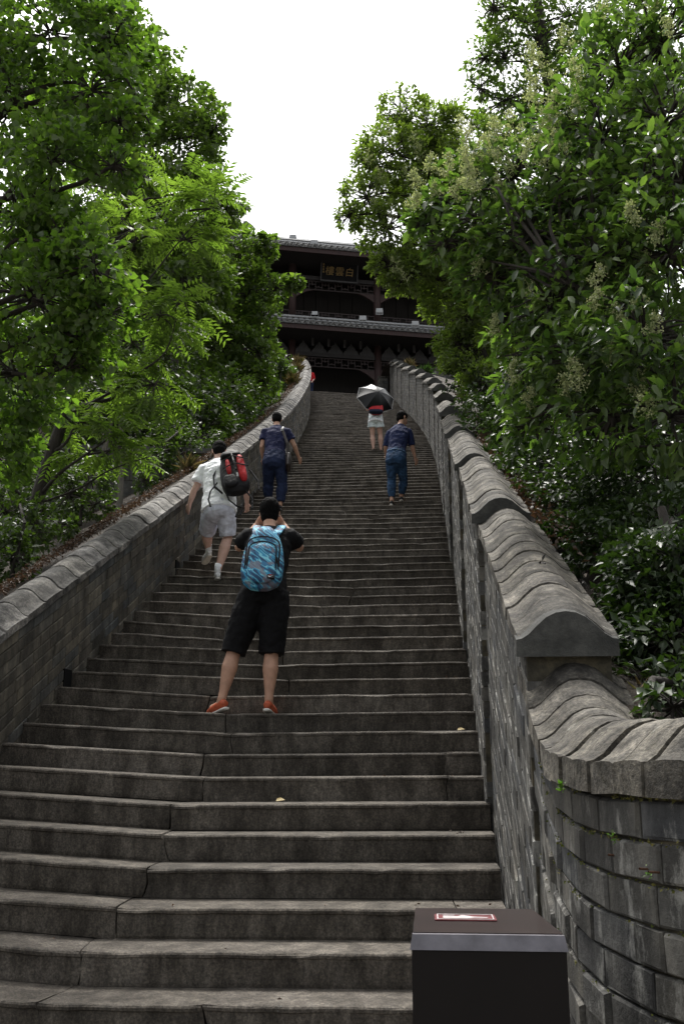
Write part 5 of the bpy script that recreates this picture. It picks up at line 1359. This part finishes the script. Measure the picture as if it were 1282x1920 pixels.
# ---- woman under the parasol
Y5 = 23.25
J = JJ(dict(head=(704, 736, .32), neck=(704, 749, .25), pelvis=(704, 786, 0), shL=(692, 754, .22), shR=(716, 754, .22), elL=(688, 768, .3), elR=(720, 768, .35), wrL=(694, 765, .55), wrR=(712, 760, .55),
            hipL=(698, 791, 0), hipR=(710, 791, 0), knL=(698, 817, .05), knR=(713, 816, .08), anL=(700, 838, -.02), anR=(714, 838, .1), toeL=(698, 843, .18), toeR=(716, 843, .3)), Y5)
J['anL'].z = zk(52) + .11; J['toeL'].z = zk(52) + .05; J['anR'].z = zk(52) + .12; J['toeR'].z = zk(52) + .05
p5, T5, S5 = person('person', 'person in pale shorts walking under the open parasol', J, .95, skin='skin_pale', face=(0, 1, 0), hair='long', top='cloth_white', bottom='denim_pale', shoes=('shoe_black', 'sole_grey', False, False), sleeve=.5, legcov=.42, top_drop=.12, loose=.010, hem=.015, group='visitors on the steps')
r, f, u = axes_for(T5, S5)
bp = T5(-.02) + f * .12
e = empty('backpack', bp, 'small red and navy backpack below the parasol', 'backpack')
mb = MB(); pack_shell(mb, bp, r, f, u, .36, .17, .40, .85); fused('pack_body', mb, 'pack_red', e, voxel=.012, smooth=3)
mb = MB(); pack_shell(mb, bp + f * .06 - u * .01, r, f, u, .35, .12, .13, .95); fused('lower_pocket', mb, 'pack_navy', e, voxel=.012, smooth=3)
for sgn in (-1, 1):
    MB().tube([bp + u * .38 + r * sgn * .08, T5(1.0) + r * sgn * .10 + u * .06, T5(.9) + r * sgn * .11 - f * .13, T5(.5) + r * sgn * .14 - f * .12], [(.025, .006)] * 4, 8, side=r).build('shoulder_strap', M['pack_navy'], e)
# parasol
plain('umbrella_cloth', (.004, .0045, .0055), .42, .32, var=.05)
plain('umbrella_lining', (.55, .56, .58), .6, .4, var=.05)
cU = W(706, 742, 23.2)
toC = (Vector((0, 0, EYE)) - cU).normalized(); upP = (Vector((0, 0, 1)) - toC * toC.z).normalized(); rtP = upP.cross(toC); 
if rtP.x < 0: rtP = -rtP
axU = (toC * .66 + (rtP * .40 + upP * .90).normalized() * .75).normalized()
e = empty('parasol', cU, 'open black and silver parasol carried over the shoulder', 'umbrella')
a1 = axU.orthogonal().normalized(); a2 = axU.cross(a1)
RU, HU, NR = .535, .24, 8
def UP(fr, ang, inner=0.0):
    rr = RU * .92 * fr; h = HU * (1 - fr ** 1.8)
    return cU + axU * (h - .10 - inner) + (a1 * math.cos(ang) + a2 * math.sin(ang)) * rr
for q in range(NR):
    t0, t1 = 2 * math.pi * (q + .18) / NR, 2 * math.pi * (q + 1.18) / NR
    for nm, inn, mt in (('canopy_panel', 0, 'umbrella_cloth'), ('panel_lining', .006, 'umbrella_lining')):
        vs = []; fs = []; nr_, na = 8, 6
        for i in range(nr_ + 1):
            for j in range(na + 1):
                fr = max(i / nr_, .01); g = j / na; p = lerp(UP(fr, t0, inn), UP(fr, t1, inn), g)
                bul = -math.sin(math.pi * g) * (.012 * fr) ; scal = math.sin(math.pi * g) * .02 * (fr ** 6)
                dirr = (a1 * math.cos(lerp(t0, t1, g)) + a2 * math.sin(lerp(t0, t1, g)))
                vs.append(p + dirr * (bul * .35 - scal) + axU * bul * .25)
        for i in range(nr_):
            for j in range(na): fs.append((i * (na + 1) + j, (i + 1) * (na + 1) + j, (i + 1) * (na + 1) + j + 1, i * (na + 1) + j + 1))
        if nm == 'canopy_panel': o = part(nm, vs, fs, M[mt], e, smooth=True)
        else: part(nm, vs, fs, M[mt], e, o, smooth=True)
    MB().tube([UP(i / 6, t0, .012) for i in range(7)], .005, 5).build('rib', M['metal_grey'], e)
MB().tube([UP(1, 2 * math.pi * (q + .18) / NR, .004) for q in range(NR + 1)], .004, 4).build('rim_edge', M['umbrella_lining'], e)
MB().tube([cU + axU * .19, cU - axU * .62], .008, 8).build('shaft', M['metal_grey'], e)
MB().tube([cU - axU * .60, cU - axU * .72], .014, 8).build('handle', M['pack_black'], e)
MB().tube([cU + axU * .13, cU + axU * .19], [.012, .004], 8).build('ferrule', M['metal_grey'], e)

# ---- person in red at the top
Y6 = 43.0
b = W(580, 760, Y6); zf = Z0
def at6(px, h, dy=0): q = W(px, 700, Y6 + dy); return Vector((q.x, q.y, zf + h))
J = dict(head=at6(579.5, 1.47), neck=at6(580.5, 1.30), pelvis=at6(581, .85), shL=at6(576.5, 1.25), shR=at6(587, 1.24), elL=at6(574, .98), elR=at6(589, .98), wrL=at6(576, .80, -.2), wrR=at6(585.5, .78, -.22),
         hipL=at6(578.5, .82), hipR=at6(583.5, .82), knL=at6(578.5, .45), knR=at6(583.5, .45), anL=at6(578.5, .10), anR=at6(583.5, .10), toeL=at6(578, .05, -.18), toeR=at6(584, .05, -.18))
person('person', 'person in red top standing at the head of the left wall', J, .92, skin='skin_pale', face=(-.2, -1, -.1), hair='short', top='cloth_red', bottom='cloth_navy_pants', shoes=('shoe_black', 'sole_grey', False, False), sleeve=.98, legcov=.97, top_drop=.1, group='visitors on the steps', voxel=.013)
# ------------------------------------------------------------------ litter bin, nails
t = plain('bin_brown', (.014, .0065, .006), .34, .45, bump=.0, scale=6, var=.25, coat=.15)
plain('bin_dark', (.0035, .0022, .0022), .55, .2, scale=8)
plain('steel', (.13, .125, .14), .45, .5, .6, scale=14, var=.3)
plain('sign_red', (.10, .012, .016), .5); plain('sign_white', (.42, .38, .38), .5, var=.2, scale=60)
bY = 2.42
c0 = W(915, 1760, bY); hd = math.radians(4.5)
def BN(x, y, z): return (c0.x + x * math.cos(hd) + y * math.sin(hd), bY - x * math.sin(hd) + y * math.cos(hd), z)
ZT = W(915, 1752, bY).z
e = empty('litter_bin', BN(0, .22, 0), 'dark brown metal litter bin with a steel edge at the foot of the wall', 'litter bin')
hw = .173
MB().box8([BN(-hw, 0, .04), BN(hw, 0, .04), BN(hw - .024, .43, .04), BN(-hw, .43, .04), BN(-hw, 0, ZT - .036), BN(hw, 0, ZT - .036), BN(hw - .024, .43, ZT - .036), BN(-hw, .43, ZT - .036)]).build('body', M['bin_dark'], e)
MB().box((-hw + .012, .012, 0), (hw - .012, .418, .04), BN).build('plinth', M['bin_dark'], e)
mb = MB()                                   # chamfered steel lip
mb.box8([BN(-hw - .004, -.006, ZT - .034), BN(hw + .004, -.006, ZT - .034), BN(hw + .004, .02, ZT - .034), BN(-hw - .004, .02, ZT - .034), BN(-hw + .002, .004, ZT - .002), BN(hw - .002, .004, ZT - .002), BN(hw - .002, .02, ZT - .002), BN(-hw + .002, .02, ZT - .002)])
mb.build('steel_edge', M['steel'], e)
mb = MB()
mb.box8([BN(-hw + .001, .0205, ZT - .034), BN(hw - .001, .0205, ZT - .034), BN(hw - .024, .432, ZT - .034), BN(-hw + .001, .432, ZT - .034), BN(-hw + .004, .0205, ZT), BN(hw - .004, .0205, ZT), BN(hw - .030, .428, ZT), BN(-hw + .006, .428, ZT)])
mb.build('lid', M['bin_brown'], e)
def SG(x, y, z): return BN(x, .195 + .10 * y, ZT + z)      # label: x in metres, y 0..1 from its near to its far edge
sg = MB().box((-.118, 0, .001), (.034, 1, .003), SG).build('ashtray_sign', M['sign_red'], e)
MB().box((-.112, .07, .0035), (.028, .12, .0045), SG).box((-.112, .88, .0035), (.028, .93, .0045), SG).box((-.112, .121, .0035), (-.109, .879, .0045), SG).box((.025, .121, .0035), (.028, .879, .0045), SG).build('sign_border', M['sign_white'], e, sg)
ic = [(-.097, .25), (-.035, .25), (-.02, .36), (.012, .33), (.015, .45), (-.02, .52), (-.038, .70), (-.05, .78), (-.06, .58), (-.097, .58)]
part('cigarette_mark', [SG(a, b, .004) for (a, b) in ic], [tuple(range(len(ic)))], M['sign_white'], e, sg)
part('smoke_mark', [SG(a, b, .004) for (a, b) in ((-.097, .66), (-.068, .70), (-.068, .80), (-.097, .76))], [(0, 1, 2, 3)], M['sign_white'], e, sg)
# rusty nails left in the brick
for (px, py, Y, lab) in ((1140, 1603, 2.70, 'rusty nail in the near brick wall, left of the other two'), (1198, 1629, 2.52, 'rusty nail in the near brick wall, middle of three'), (1215, 1635, 2.47, 'rusty nail in the near brick wall, rightmost of three')):
    p = W(px, py, Y); q = W(px + 20, py + 1, Y + .02)
    V, F = tube_arrays([(np.array([p, lerp(p, q, .5), q]), np.array([.003, .0028, .0026]))], 6)
    o = link('nail', mesh_of('nail', V - np.array(p), F), None, M['rust']); o.location = p
    tag(o, lab, 'nail', 'rusty nails in the near wall')
